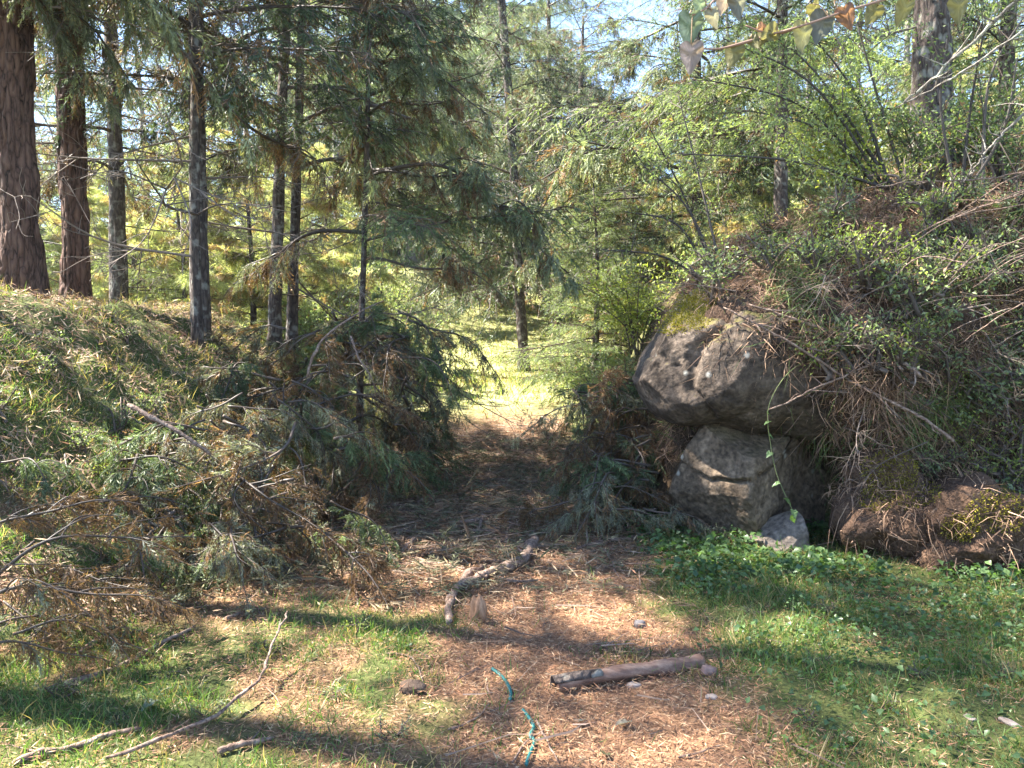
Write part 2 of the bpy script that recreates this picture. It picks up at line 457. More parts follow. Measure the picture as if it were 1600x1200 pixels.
def build_ground():
    def axis(lo, fa, fb, hi, fine, grow):
        a = [*np.arange(fa, fb, fine)]
        s = fine
        while a[-1] < hi: s *= grow; a.append(a[-1] + s)
        s = fine; b = []
        v = fa
        while v > lo: s *= grow; v -= s; b.append(v)
        return np.array(b[::-1] + a)
    xs = axis(-400, -6.5, 6.5, 400, 0.045, 1.09)
    ys = axis(-60, 2.4, 13.5, 600, 0.05, 1.055)
    X, Y = np.meshgrid(xs, ys)
    Z = H(X, Y)
    lm = litter_mask(X, Y); sr = right_s(X, Y)
    soil = np.array([0.105, 0.07, 0.045]); lane = np.array([0.21, 0.125, 0.075]); grass = np.array([0.07, 0.085, 0.03]); mead = np.array([0.27, 0.285, 0.125])  # mead is lightened so the clearing's glare sits in the colour
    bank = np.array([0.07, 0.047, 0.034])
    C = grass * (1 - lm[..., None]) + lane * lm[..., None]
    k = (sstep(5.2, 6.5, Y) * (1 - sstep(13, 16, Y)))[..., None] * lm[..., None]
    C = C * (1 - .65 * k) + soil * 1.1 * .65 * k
    bm = (sstep(0.02, .3, sr) * (1 - sstep(11, 16, Y)))[..., None] * 0.9
    C = C * (1 - bm) + bank * bm
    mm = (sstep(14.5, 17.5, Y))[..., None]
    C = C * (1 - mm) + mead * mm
    n = len(xs)
    i = np.arange(len(ys) - 1)[:, None] * n; j = np.arange(n - 1)[None]
    a = (i + j).ravel()
    T = np.r_[np.c_[a, a + 1, a + n + 1], np.c_[a, a + n + 1, a + n]]
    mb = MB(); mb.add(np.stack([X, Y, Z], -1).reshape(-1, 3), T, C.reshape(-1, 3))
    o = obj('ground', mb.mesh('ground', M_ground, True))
    put(o, 'rutted forest floor rising into banks on both sides of the lane', kind='structure')
build_ground()

# ------------------------------------------------------------------ foliage library
def colmix(a, b, t):
    return np.asarray(a)[None] * (1 - t[:, None]) + np.asarray(b)[None] * t[:, None]

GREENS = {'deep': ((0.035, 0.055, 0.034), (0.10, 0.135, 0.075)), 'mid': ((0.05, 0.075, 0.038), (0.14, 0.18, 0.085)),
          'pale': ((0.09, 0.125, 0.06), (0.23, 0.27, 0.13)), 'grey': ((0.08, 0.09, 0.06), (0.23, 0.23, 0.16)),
          'sage': ((0.08, 0.10, 0.062), (0.23, 0.255, 0.155)),
          'lime': ((0.13, 0.17, 0.04), (0.34, 0.37, 0.10))}
BROWN = ((0.07, 0.04, 0.022), (0.21, 0.12, 0.06))
TWIG = (0.075, 0.058, 0.048)

def make_bough(seed, L=2.2, green='deep', dry=0.15, bare=0.0, droop=0.5, dens=1.0, fine=1.0, mat=None, name='bough', hang=0.55):
    """a conifer bough along +X: woody stem, side twigs and feathery flattened sprays that hang"""
    r = np.random.default_rng(seed)
    mb = MB()
    t = np.linspace(0, 1, 14)
    wob = r.normal(size=3) * 0.05
    stem = np.c_[L * t, L * (wob[0] * np.sin(3 * t) + wob[1] * t ** 2), L * (0.10 * t - droop * t ** 2 * 0.55 + 0.10 * t ** 3)]
    tube(mb, stem, 0.016 * (L / 2.2) * (1 - 0.85 * t) + 0.002, np.array(TWIG), 5)
    g0, g1 = GREENS[green]
    nsec = int(44 * dens)
    P, D, LL, WW, CC = [], [], [], [], []
    for k in range(nsec):
        u = 0.10 + 0.9 * (k + r.random()) / nsec
        base = np.array([np.interp(u, t, stem[:, a]) for a in range(3)])
        sgn = 1 if k % 2 else -1
        ang = math.radians(r.uniform(18, 85)) * (1 - .4 * u)
        l = L * (0.40 * (1 - u) ** 0.6 + 0.10) * r.uniform(.3, 1.25) * (0.55 + 0.45 * min(1, u * 4))
        d0 = np.array([math.cos(ang), sgn * math.sin(ang), r.uniform(-.4, .4)])
        n = 7
        s = np.linspace(0, 1, n)
        pts = base + d0 * l * s[:, None] + np.array([0, 0, -1.0]) * (l * (0.15 + hang * r.uniform(.2, 1.2)) * (s ** 1.8))[:, None] + r.normal(size=3) * (l * .12 * np.sin(s * 3))[:, None]
        tube(mb, pts, 0.005 * (1 - .8 * s) + 0.0012, np.array(TWIG) * r.uniform(.8, 1.5), 3, cap=False)
        isdry = r.random() < dry
        if r.random() < bare:
            m = int(7 * l / 0.5) + 2                    # bare twiglets only
            ss = r.uniform(.15, 1, m)
            bp = np.stack([np.interp(ss, s, pts[:, a]) for a in range(3)], -1)
            dd = unit(d0 * .6 + r.normal(size=(m, 3)) * .6)
            for b_, d_ in zip(bp, dd):
                P.append(b_[None]); D.append(d_[None]); LL.append([r.uniform(.08, .22)]); WW.append([0.0045]); CC.append(np.array(TWIG)[None] * r.uniform(.8, 2.0))
            continue
        m = int(max(4, l / 0.030 * fine))
        ss = np.sort(r.uniform(.08, 1, m))
        bp = np.stack([np.interp(ss, s, pts[:, a]) for a in range(3)], -1)
        tan = unit(np.stack([np.interp(ss, s, np.gradient(pts[:, a])) for a in range(3)], -1))
        sd = unit(np.cross(tan, [0, 0, 1.0])) * np.where(np.arange(m) % 2, 1, -1)[:, None]
        fd = unit(tan * .75 + sd * r.uniform(.35, .9, (m, 1)) + np.array([0, 0, -1.0]) * r.uniform(.1, hang * 1.6, (m, 1)) + r.normal(size=(m, 3)) * .15)
        fl = r.uniform(.07, .15, m) * (1 - .35 * ss)
        tt = r.random(m) ** 1.5
        col = colmix(*BROWN, tt) if isdry else colmix(g0, g1, tt)
        flip = r.random(m) < dry * .4
        col[flip] = colmix(*BROWN, r.random(flip.sum()))
        P.append(bp); D.append(fd); LL.append(fl); WW.append(r.uniform(.007, .013, m)); CC.append(col)
        for q in range(4):                              # side fingers of each spray
            v = r.uniform(.2, .85, m)[:, None]
            sg = np.where(r.random(m) < .5, 1, -1)[:, None]
            nn = unit(np.cross(fd, sd + r.normal(size=(m, 3)) * .4))
            P.append(bp + fd * fl[:, None] * v); D.append(unit(fd * .8 + unit(np.cross(nn, fd)) * sg * .65 + [0, 0, -.25 * hang]))
            LL.append(fl * r.uniform(.35, .75, m)); WW.append(r.uniform(.006, .011, m)); CC.append(col * r.uniform(.8, 1.25, (m, 1)))
    spikes(mb, np.concatenate(P), np.concatenate(D), np.concatenate(LL), np.concatenate(WW), np.concatenate(CC))
    return mb.mesh(name, mat or M_needle)

def make_frond_bough(seed, L=1.6, nfr=70, green='grey', dry=.3, rise=.15, droop=.5, flen=(.14, .34), mat=None, width=(.007, .012)):
    """a cut or weeping bough: a forked bare stem with limp curtains of flattened sprays hanging from it"""
    r = np.random.default_rng(seed); mb = MB()
    t = np.linspace(0, 1, 16)
    a1, a2 = r.uniform(-.12, .12, 2)
    stem = np.c_[L * t, L * (a1 * np.sin(4 * t) + a2 * t), L * (rise * t - droop * t ** 2.2 + .03 * np.sin(9 * t + seed))]
    stems = [stem]
    tube(mb, stem, .011 * L * (1 - .85 * t) + .0015, np.array(TWIG) * r.uniform(.9, 1.5), 5)
    for q in range(5):
        k = r.integers(2, 11); l = L * r.uniform(.2, .5) * (1 - .4 * t[k])
        d = unit(np.array([1, r.choice([-1, 1]) * r.uniform(.3, 1.1), r.uniform(-.1, .35)])); s_ = np.linspace(0, 1, 16)
        sub = stem[k] + d * l * s_[:, None] + np.array([0, 0, -1.]) * (l * r.uniform(.2, .7) * s_ ** 2)[:, None] + r.normal(size=3) * (l * .08 * np.sin(4 * s_))[:, None]
        tube(mb, sub, .005 * L * (1 - .8 * s_) + .0012, np.array(TWIG) * r.uniform(.7, 1.4), 4, cap=False); stems.append(sub)
    g0, g1 = GREENS[green]; P, D, LL, WW, CC = [], [], [], [], []
    for f in range(nfr):
        st = stems[0] if r.random() < .35 else stems[r.integers(1, len(stems))]
        k = min(15, int(16 * r.uniform(.12, 1) ** .8)); base = st[k] + r.normal(size=3) * .012
        fwd = unit(st[min(15, k + 1)] - st[max(0, k - 1)])
        ax = unit(fwd * r.uniform(.1, 1.0) + r.normal(size=3) * .45 + [0, 0, -r.uniform(.2, 1.3)])
        l = r.uniform(*flen) * (1 - .3 * k / 15)
        isdry = r.random() < dry
        tone = r.uniform(.65, 1.35)
        n = int(l / .013)
        u = np.linspace(.05, 1, n); curve = np.array([0, 0, -1.]) * (.25 * l * u ** 2)[:, None]
        ap = base + ax * l * u[:, None] + curve
        sd = unit(np.cross(ax, r.normal(size=3)))
        c = (colmix(*BROWN, r.random(n)) if isdry else colmix(g0, g1, r.random(n))) * tone
        if not isdry: c[int(n * .75):] = c[int(n * .75):] * [1.15, 1.0, .75]
        sg = np.where(np.arange(n) % 2, 1, -1)[:, None]
        fl = l * (.42 * (1 - u) + .10) * r.uniform(.6, 1.2, n)
        P.append(ap); D.append(unit(ax * .85 + sd * sg * r.uniform(.35, .8, (n, 1)) + [0, 0, -.3] + r.normal(size=(n, 3)) * .12)); LL.append(fl); WW.append(r.uniform(*width, n)); CC.append(c)
        m2 = n * 2; kk = r.integers(0, n, m2)
        P.append(ap[kk] + D[-1][kk] * (fl[kk] * r.uniform(.2, .7, m2))[:, None]); D.append(unit(D[-1][kk] + r.normal(size=(m2, 3)) * .45 + ax * .3)); LL.append(fl[kk] * r.uniform(.3, .6, m2)); WW.append(r.uniform(*width, m2) * .85); CC.append(c[kk] * r.uniform(.8, 1.2, (m2, 1)))
    spikes(mb, np.concatenate(P), np.concatenate(D), np.concatenate(LL), np.concatenate(WW), np.concatenate(CC))
    return mb.mesh('bough', mat or M_needle)

def make_needle_bough(seed, L=2.6, name='bough', c0=(.13, .165, .10), c1=(.34, .38, .27), nl=(.18, .34), w=.009, up=-.85, dry=0.):
    """long-needled pine bough with weeping silvery tufts"""
    r = np.random.default_rng(seed); mb = MB()
    t = np.linspace(0, 1, 10)
    stem = np.c_[L * t, L * .06 * np.sin(4 * t + seed), L * (.25 * t - .25 * t ** 2)]
    tube(mb, stem, .02 * (1 - .8 * t) + .003, np.array(TWIG) * 1.3, 5)
    P, D, LL, CC = [], [], [], []
    for k in range(26):
        u = r.uniform(.25, 1); base = np.array([np.interp(u, t, stem[:, a]) for a in range(3)])
        d0 = unit(np.array([r.uniform(.3, 1), r.uniform(-1, 1), r.uniform(-.1, .5)])); l = r.uniform(.25, .8)
        s = np.linspace(0, 1, 6)
        pts = base + d0 * l * s[:, None] + np.array([0, 0, -1.]) * (l * .3 * s ** 2)[:, None]
        tube(mb, pts, .007 * (1 - .7 * s), np.array(TWIG) * 1.4, 3, cap=False)
        m = 60
        ss = r.uniform(.4, 1, m)
        bp = np.stack([np.interp(ss, s, pts[:, a]) for a in range(3)], -1)
        P.append(bp); D.append(unit(d0 * .35 + r.normal(size=(m, 3)) * .35 + [0, 0, up])); LL.append(r.uniform(*nl, m))
        CC.append(colmix((.2, .13, .07), (.36, .27, .16), r.random(m)) if r.random() < dry else colmix(c0, c1, r.random(m)))
    P = np.concatenate(P)
    blades(mb, P, np.concatenate(D), np.concatenate(LL), w, np.array([0, 0, -.3]), np.concatenate(CC))
    return mb.mesh(name, M_pale)

def make_shrub(seed, green='lime', R=1.0, hgt=1.4, n=3200, lw=(.035, .07), stems=9, open_=0.35, mat=None):
    """foliage of a shrub: leaves gathered in clumps on a cage of stems; returns (stem mesh, foliage mesh)"""
    r = np.random.default_rng(seed); ms = MB(); mf = MB()
    tips = []
    for k in range(stems):
        a = r.uniform(0, 2 * PI); out = r.uniform(.25, 1) * R
        top = np.array([math.cos(a) * out, math.sin(a) * out, hgt * r.uniform(.45, 1.0) * (1 - .3 * out / R)])
        p = spline([[r.normal() * .05, r.normal() * .05, 0], top * np.array([.35, .35, .55]) + r.normal(size=3) * .05, top], 10)
        tube(ms, p, .013 * (1 - .8 * np.linspace(0, 1, 10)) + .002, np.array(TWIG) * r.uniform(.8, 1.6), 4)
        for q in range(7):
            u = r.uniform(.35, 1); b_ = p[int(u * 9)]
            e = b_ + unit(r.normal(size=3) * [1, 1, .6] + [0, 0, .5]) * r.uniform(.15, .45) * R
            pp = spline([b_, (b_ + e) / 2 + r.normal(size=3) * .02, e], 5)
            tube(ms, pp, np.linspace(.005, .0015, 5), np.array(TWIG) * r.uniform(.8, 1.8), 3, cap=False)
            tips.append(pp)
    tips = np.array(tips)
    k = r.integers(0, len(tips), n); u = r.integers(1, 5, n)
    P = tips[k, u] + r.normal(size=(n, 3)) * .06 * R * (1 + open_)
    out = unit(P - np.array([0, 0, hgt * .4]))
    D = unit(out * .5 + r.normal(size=(n, 3)) * .7 + [0, 0, .2])
    g0, g1 = GREENS[green]
    C = colmix(g0, g1, r.random(n)) * r.uniform(.8, 1.2, (len(tips), 1))[k]
    br = r.random(n) < .05; C[br] = colmix(*BROWN, r.random(br.sum())) * 1.3
    ll = r.uniform(*lw, n)
    leaves(mf, P, D, unit(r.normal(size=(n, 3)) + [0, 0, 1.2]), ll, ll * .42, C)
    return ms.mesh('stems', M_twig), mf.mesh('foliage', mat or M_pale)

def make_dead_branch(seed, L=1.8):
    r = np.random.default_rng(seed); mb = MB()
    def grow(p0, d, l, rad, lev):
        n = 8; s = np.linspace(0, 1, n)
        p = spline([p0, p0 + d * l * .5 + r.normal(size=3) * l * .06, p0 + d * l + np.array([0, 0, -l * .12]) + r.normal(size=3) * l * .08], n)
        tube(mb, p, rad * (1 - .75 * s) + .001, np.array([.12, .095, .08]) * r.uniform(.6, 1.5), 4 if lev else 6, cap=False)
        if lev < 2:
            for q in range(9 if lev == 0 else 6):
                k = r.integers(2, n)
                grow(p[k], unit(d * .7 + r.normal(size=3) * .6), l * r.uniform(.25, .5), rad * .4, lev + 1)
    grow(np.zeros(3), unit(np.array([1, r.normal() * .1, r.uniform(-.1, .2)])), L, .014, 0)
    return mb.mesh('dead_branch', M_twig)

LIB = {
    'deep': [make_bough(100 + k, 2.2, 'deep', .12, .08, .45) for k in range(4)],
    'mid': [make_bough(120 + k, 2.2, 'mid', .10, .05, .5) for k in range(3)],
    'dusty': [make_bough(140 + k, 2.2, 'deep', .45, .35, .4, .9) for k in range(3)],
    'weep': [make_bough(160 + k, 2.6, 'mid', .14, .05, .75, 1.2, hang=.95) for k in range(4)],
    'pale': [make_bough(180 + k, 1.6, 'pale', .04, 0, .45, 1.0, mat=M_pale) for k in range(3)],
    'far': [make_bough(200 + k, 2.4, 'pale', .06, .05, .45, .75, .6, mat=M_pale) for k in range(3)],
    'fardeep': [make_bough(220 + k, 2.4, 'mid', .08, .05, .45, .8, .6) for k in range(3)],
    'pine': [make_needle_bough(240 + k) for k in range(3)],
    'ypine': [make_needle_bough(340 + k, 1.7, 'bough', (.18, .205, .10), (.42, .43, .25), (.14, .26), .012, -.25, .26) for k in range(3)],
    'cut': [make_frond_bough(260 + k, 1.6, 120, 'grey', .28) for k in range(4)],
    'cutgreen': [make_frond_bough(280 + k, 1.5, 120, 'mid', .10) for k in range(3)],
    'brown': [make_frond_bough(300 + k, 1.5, 105, 'grey', .85, .1, .45) for k in range(3)],
    'lace': [make_frond_bough(360 + k, 2.3, 180, 'sage', .18, .12, .5, (.2, .45), None, (.009, .014)) for k in range(4)],
    'lacedry': [make_frond_bough(370 + k, 2.2, 130, 'grey', .55, .1, .35, (.15, .36), None, (.008, .012)) for k in range(3)],
    'dead': [make_dead_branch(320 + k) for k in range(5)],
}

# ------------------------------------------------------------------ trees
TREES = []
def tree(label, px, d, r0, hgt, kinds, z0, blen, nb, mat, lean=(0, 0), name='conifer_tree', dead=0, deadz=(1, 5), sides=12, x=None,
         taper=0.9, group=None, curve=0.15, deadlen=1.0, ztop=None, bias=None, cat='tree', zpow=1.0, tilt=(-.15, .2), upper=0, whorl=0):
    if x is None: x = (px - 800) / F * d
    z = H1(x, d) - 0.08
    t = thing(name, label, cat, (x, d, z), 0, group)
    r = np.random.default_rng(int(abs(x) * 997 + d * 131))
    n = max(18, int(hgt / (.14 if sides > 14 else .4)))
    s = np.linspace(0, 1, n)
    if sides > 40: s = np.r_[np.linspace(0, 7.5 / hgt, 210, endpoint=False), np.linspace(7.5 / hgt, 1, 60)]; n = len(s)
    ph = r.uniform(0, 6)
    path = np.c_[lean[0] * hgt * s + curve * np.sin(s * 5 + ph) * s, lean[1] * hgt * s + curve * np.cos(s * 4 + ph) * s, hgt * s]
    path[:, :2] -= path[0, :2]
    rad = r0 * (1 - taper * s) * (1 + .35 * np.exp(-s * hgt / .35)) + .006
    mb = MB(); tube(mb, path, rad, np.array([.1, .08, .07]), sides, ridges=10 if sides > 14 else 5, seed=int(ph * 100))
    obj('trunk', mb.mesh('trunk', mat, True), t)
    def pt(h): return [float(np.interp(h / hgt, s, path[:, a])) for a in range(3)]
    az = r.uniform(0, 2 * PI)
    ztop = ztop or hgt
    for k in range(nb + upper):
        u = ((k + r.random()) / nb) ** zpow
        h = z0 + (min(hgt, ztop) - z0) * u * .985
        if k >= nb: h = ztop + (hgt - ztop) * (k - nb + r.random()) / upper * .985
        if whorl: h = min(hgt * .97, z0 + .3 + whorl * math.floor(float(h - z0) / whorl + .5) + float(r.normal()) * .12)
        az += 2.39996 + r.normal() * .25
        a_ = az
        if bias is not None and r.random() < bias[1]: a_ = bias[0] + r.normal() * .5
        kd = kinds[int(r.integers(len(kinds)))]
        me = LIB[kd][int(r.integers(len(LIB[kd])))]
        hh = max(0.0, (h - z0) / max(hgt - z0, .1))
        sc = blen * (1 - .72 * hh ** 1.2) * r.uniform(.75, 1.2) / 2.2
        b = obj('bough', me, t, pt(h), (r.normal() * .25, r.uniform(*tilt) - .25 * hh, a_), sc)
    for k in range(dead):
        h = r.uniform(*deadz)
        me = LIB['dead'][int(r.integers(5))]
        obj('dead_branch', me, t, pt(h), (r.uniform(0, 6), r.uniform(-.2, .45), r.uniform(0, 6.28)), r.uniform(.6, 1.3) * deadlen)
    TREES.append(t)
    return t, pt

def add_bough(t, kind, k, loc_world, rot, sc):
    lib = LIB[kind]
    p = np.asarray(loc_world) - np.array(t.location)
    return obj('bough', lib[k % len(lib)], t, p, rot, sc)

# left bank trunks
tree('thick reddish-barked trunk at the left edge of the picture on the grassy bank', 38, 8.5, .19, 21, ['deep', 'dusty'], 6.0, 3.0, 34, M_bark_red,
     sides=84, dead=5, deadz=(2.5, 5), lean=(-.004, 0), curve=.05, taper=.6)
tree('second thick reddish trunk from the left on the grassy bank', 124, 10.0, .158, 20, ['deep', 'dusty'], 5.5, 3.0, 34, M_bark_red, sides=72,
     dead=5, deadz=(2, 5), lean=(-.012, 0), curve=.05, taper=.6)
tree('shorter dark trunk standing behind the bank, third from the left', 188, 14.0, .145, 15, ['dusty', 'lacedry'], 2.9, 3.0, 28, M_bark_dark, ztop=9, upper=8, dead=10, deadz=(1, 6), curve=.1)
tree('slender dark trunk with dead lower branches, fourth trunk from the left', 314, 10.0, .105, 17, ['dusty', 'deep', 'lacedry'], 2.9, 3.1, 24, M_bark_dark, ztop=8, upper=5,
     sides=18, dead=14, deadz=(.9, 7), lean=(0.0, 0), curve=.06)
tree('thin sapling trunk growing close in front of the slender dark trunk', 309, 9.3, .055, 9, ['dusty'], 3.4, 1.8, 14, M_bark_dark, dead=10, deadz=(1, 6), lean=(.006, .01), curve=.05)
tree('leaning left one of two thin twin trunks behind the brush pile', 428, 12.5, .10, 14, ['mid', 'lace', 'lacedry'], 3.2, 3.2, 18, M_bark_dark, ztop=8.5, upper=3, dead=8, deadz=(1, 6), lean=(.05, 0), curve=.1)
tree('right one of two thin twin trunks behind the brush pile', 455, 12.8, .085, 13, ['mid', 'lace', 'lacedry'], 3.2, 3.2, 16, M_bark_dark, ztop=8.5, upper=3, dead=8, deadz=(1, 6), lean=(.035, 0), curve=.1)
# weeping conifer whose sprays sweep over the lane
wt, wpt = tree('weeping dark conifer sweeping its boughs across the middle of the picture', 560, 10.8, .042, 11, ['lace', 'lace', 'mid', 'lacedry'], 2.5, 2.6, 24, M_bark_dark, ztop=7.5, upper=2,
     dead=6, deadz=(.8, 3), lean=(.02, 0), bias=(-.3, .35))
tree('feathery cypress at the left edge whose brown and green sprays cross the thick trunks', -190, 7.0, .13, 15, ['lace', 'lacedry', 'dusty'], 3.4, 2.8, 20, M_bark_dark, ztop=6.5, upper=16,
     bias=(.35, .45), curve=.1, name='cypress_tree')
tree('unseen conifer added left of the foreground to shade the near lane', 0, 4.6, .16, 18, ['deep', 'mid', 'deep'], 5.0, 2.5, 38, M_bark_dark, x=-7.6, whorl=2.6, curve=.1)  # out-of-frame tree added to throw dappled shade on the near lane
tree('second unseen shade conifer added left of the foreground, nearer to the camera', 0, 3.0, .14, 13, ['deep', 'mid'], 4.5, 2.2, 18, M_bark_dark, x=-7.4, whorl=2.8, curve=.1)  # also out of frame, added for foreground shade
tree('third unseen conifer added left of the foreground, behind the other two, to shade the grass', 0, 5.7, .15, 15, ['deep', 'mid'], 6.6, 2.2, 24, M_bark_dark, x=-6.7, whorl=2.6, curve=.1)  # added out of view to put shade on the right-hand grass
# middle distance
tree('tall pale-barked pine with weeping silvery needles behind the weeping conifer', 640, 43, .36, 32, ['pine'], 5.0, 6.2, 80, M_bark_pale, name='pine_tree', curve=.2, taper=.5)
for lab, px, d in [('silvery weeping pine left of the tall pale-barked pine', 575, 47), ('silvery weeping pine between the pale-barked pine and the clearing', 690, 54), ('silvery weeping pine left of the dark spire-shaped conifer', 752, 52)]:
    tree(lab, px, d, .25, 28, ['pine', 'pine', 'far'], 3.5, 6.4, 66, M_bark_pale, name='pine_tree', curve=.2, taper=.5)
tree('lone slim trunk leaning left in the sunny clearing', 819, 23.5, .15, 19, ['fardeep', 'lace', 'deep'], 2.7, 3.2, 64, M_bark_dark, lean=(-.06, 0), sides=16, curve=.15, taper=.5)
tree('slim pale trunk right behind the lone clearing trunk', 836, 44, .19, 15, ['far', 'fardeep'], 5.5, 2.6, 36, M_bark_pale, curve=.1)
tree('broad dark spire-shaped conifer left of the gap in the sky', 905, 30, .28, 11.5, ['fardeep', 'deep', 'lace'], 1.6, 5.6, 84, M_bark_dark, curve=.1)
tree('pale green drooping cypress sapling beside the far end of the lane', 930, 17, .08, 4.7, ['pale', 'pale', 'far'], .5, 2.2, 64, M_bark_dark, curve=.08, name='cypress_sapling')
tree('dark bushy young conifer behind the pale cypress sapling', 990, 20.5, .10, 5.2, ['fardeep', 'deep'], .3, 3.0, 60, M_bark_dark, curve=.08)
tree('tall conifer in the centre showing thin dark stem above the clearing', 716, 50, .24, 26, ['far', 'pine'], 6, 3.6, 50, M_bark_dark, curve=.1)
# right
tree('thick dark trunk standing on top of the right bank', 1446, 8.6, .185, 18, ['deep', 'mid'], 5.0, 3.0, 40, M_bark_dark, sides=64, lean=(-.012, 0), dead=4, deadz=(1, 4), curve=.05)
tree('dark feathery conifer behind the shrubs on the right bank', 1215, 14, .12, 13, ['mid', 'pale', 'far'], 2.6, 3.6, 46, M_bark_dark, bias=(PI, .5), curve=.1)
tree('feathery conifer at the far right behind the thick trunk', 1560, 13, .13, 12, ['mid', 'pale'], 1.8, 3.0, 46, M_bark_dark, curve=.1)
tree('hazy blue-green conifer filling the right of the sky gap', 1085, 19, .14, 13.5, ['mid', 'lace', 'far'], 1.5, 4.2, 60, M_bark_dark, curve=.1)
tree('tall blue-green conifer right of the lone clearing trunk', 855, 34, .2, 17, ['fardeep', 'far', 'lace'], 3, 4.6, 64, M_bark_dark, curve=.1)
# young pines that fill the slopes behind
yr = np.random.default_rng(21)
yp = []
for px, d in [(-20, 19), (50, 23), (95, 17.5), (150, 21), (205, 18.5), (250, 24), (290, 17.5), (345, 21), (385, 18), (420, 25), (470, 19), (505, 23), (545, 44), (585, 48), (615, 46), (665, 50), (700, 47), (745, 46), (870, 46), (915, 44), (975, 32), (1025, 25),
              (1045, 19), (1075, 27), (1110, 21), (1150, 25), (1175, 18.5), (1225, 22), (1265, 18), (1305, 24), (1350, 19), (1390, 22), (1480, 17), (1520, 21), (1590, 18)]:
    yp.append((px + yr.uniform(-12, 12), d))
for k, (px, d) in enumerate(sorted(yp)):
    hh = yr.uniform(4.0, 7.0) * (1 if d < 30 else 1.5)
    if 640 < px < 1000: hh *= .8
    tree('sunlit young long-needled pine on the slope, %s from the left' % ordinal(k), px, d, .07, hh, ['ypine', 'ypine', 'ypine', 'far'], .25, 2.6 if d < 30 else 3.6, 34, M_bark_dark, name='young_pine', group='young pines on the sunny slope', curve=.12)
# far wood
fr = np.random.default_rng(5)
far_spots = [(-60, 34, 13), (60, 24, 10), (140, 38, 14), (230, 27, 9), (300, 44, 14), (385, 31, 9), (455, 47, 13), (530, 34, 11), (590, 50, 14), (690, 44, 10),
             (760, 52, 11), (850, 56, 10), (950, 48, 8.5), (1010, 38, 8), (1080, 46, 10), (1130, 30, 9), (1190, 40, 12), (1260, 28, 10), (1330, 36, 12), (1410, 26, 10), (1490, 34, 13), (1570, 24, 11), (1650, 30, 13)]
for k, (px, d, hh) in enumerate(far_spots):
    if 520 < px < 870: hh *= 1.75
    elif px < 520 or px > 1040: hh *= 1.3
    if 600 < px < 900: d += 8
    kd = [['far'], ['far', 'fardeep'], ['fardeep', 'far']][k % 3]
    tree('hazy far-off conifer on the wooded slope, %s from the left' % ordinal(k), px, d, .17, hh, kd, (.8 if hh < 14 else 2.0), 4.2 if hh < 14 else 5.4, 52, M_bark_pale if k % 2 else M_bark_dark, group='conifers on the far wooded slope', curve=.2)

# ------------------------------------------------------------------ shrubs on the slopes
SHR = {'lime': [make_shrub(400 + k, 'lime', 1.0, 1.5, 3000) for k in range(3)],
       'pale': [make_shrub(420 + k, 'pale', 1.0, 1.5, 3000) for k in range(3)],
       'mid': [make_shrub(440 + k, 'mid', .8, 1.2, 2600, (.03, .06)) for k in range(3)]}
def shrub(name, label, kind, k, loc, sc, group=None, rz=None):
    t = thing(name, label, 'shrub', loc, random.uniform(0, 6) if rz is None else rz, group)
    a, b = SHR[kind][k % len(SHR[kind])]
    obj('stems', a, t, scale=sc); obj('foliage', b, t, scale=sc)
    return t

sp = []
for k in range(48):
    for tr_ in range(30):
        d = fr.uniform(13, 34) ; px = fr.uniform(-40, 1640)
        x = (px - 800) / F * d
        if 640 < px < 1010 and d < 42: continue
        if px < 640 and d < 17: continue
        if px > 1010 and d < 12: continue
        sp.append((px, d, x)); break
sp.sort()
for k, (px, d, x) in enumerate(sp):
    left = px < 640
    kind = ('lime' if fr.random() < .45 else 'pale') if not left else ('pale' if fr.random() < .7 else 'lime')
    shrub('hillside_shrub', '%s sunlit shrub on the slope behind the trees, %s from the left' % ({'lime': 'yellow-green', 'pale': 'pale green'}[kind], ordinal(k)),
          kind, k, (x, d, H1(x, d) - .05), fr.uniform(1.0, 2.0) * (1 if d < 22 else 1.35), 'shrubs on the sunny slopes')

# ------------------------------------------------------------------ grass, litter and ground cover
def scatter(n, x0, x1, y0, y1, dens):
    x = rnd(x0, x1, n); y = rnd(y0, y1, n)
    keep = rng.random(n) < dens(x, y)
    return x[keep], y[keep]

def in_view(x, y, m=.08):
    return (np.abs(x) < (0.65 + m) * y + .3)

def grass_density(x, y):
    lm = litter_mask(x, y)
    patch = sstep(.36, .58, fbm(x * 2.6, y * 2.6, 61)) * .85 + .15
    g = (1 - .97 * lm) * patch
    tuft = np.exp(-(((x - .58) / .17) ** 2 + ((y - 4.05) / .14) ** 2)) + .6 * np.exp(-(((x + .05) / .2) ** 2 + ((y - 3.2) / .12) ** 2)) + .7 * np.exp(-(((x + .35) / .18) ** 2 + ((y - 4.5) / .2) ** 2))
    g = np.maximum(g, tuft * .8)
    g = g * (1 - .85 * sstep(.1, .45, right_s(x, y)))
    return g * in_view(x, y)

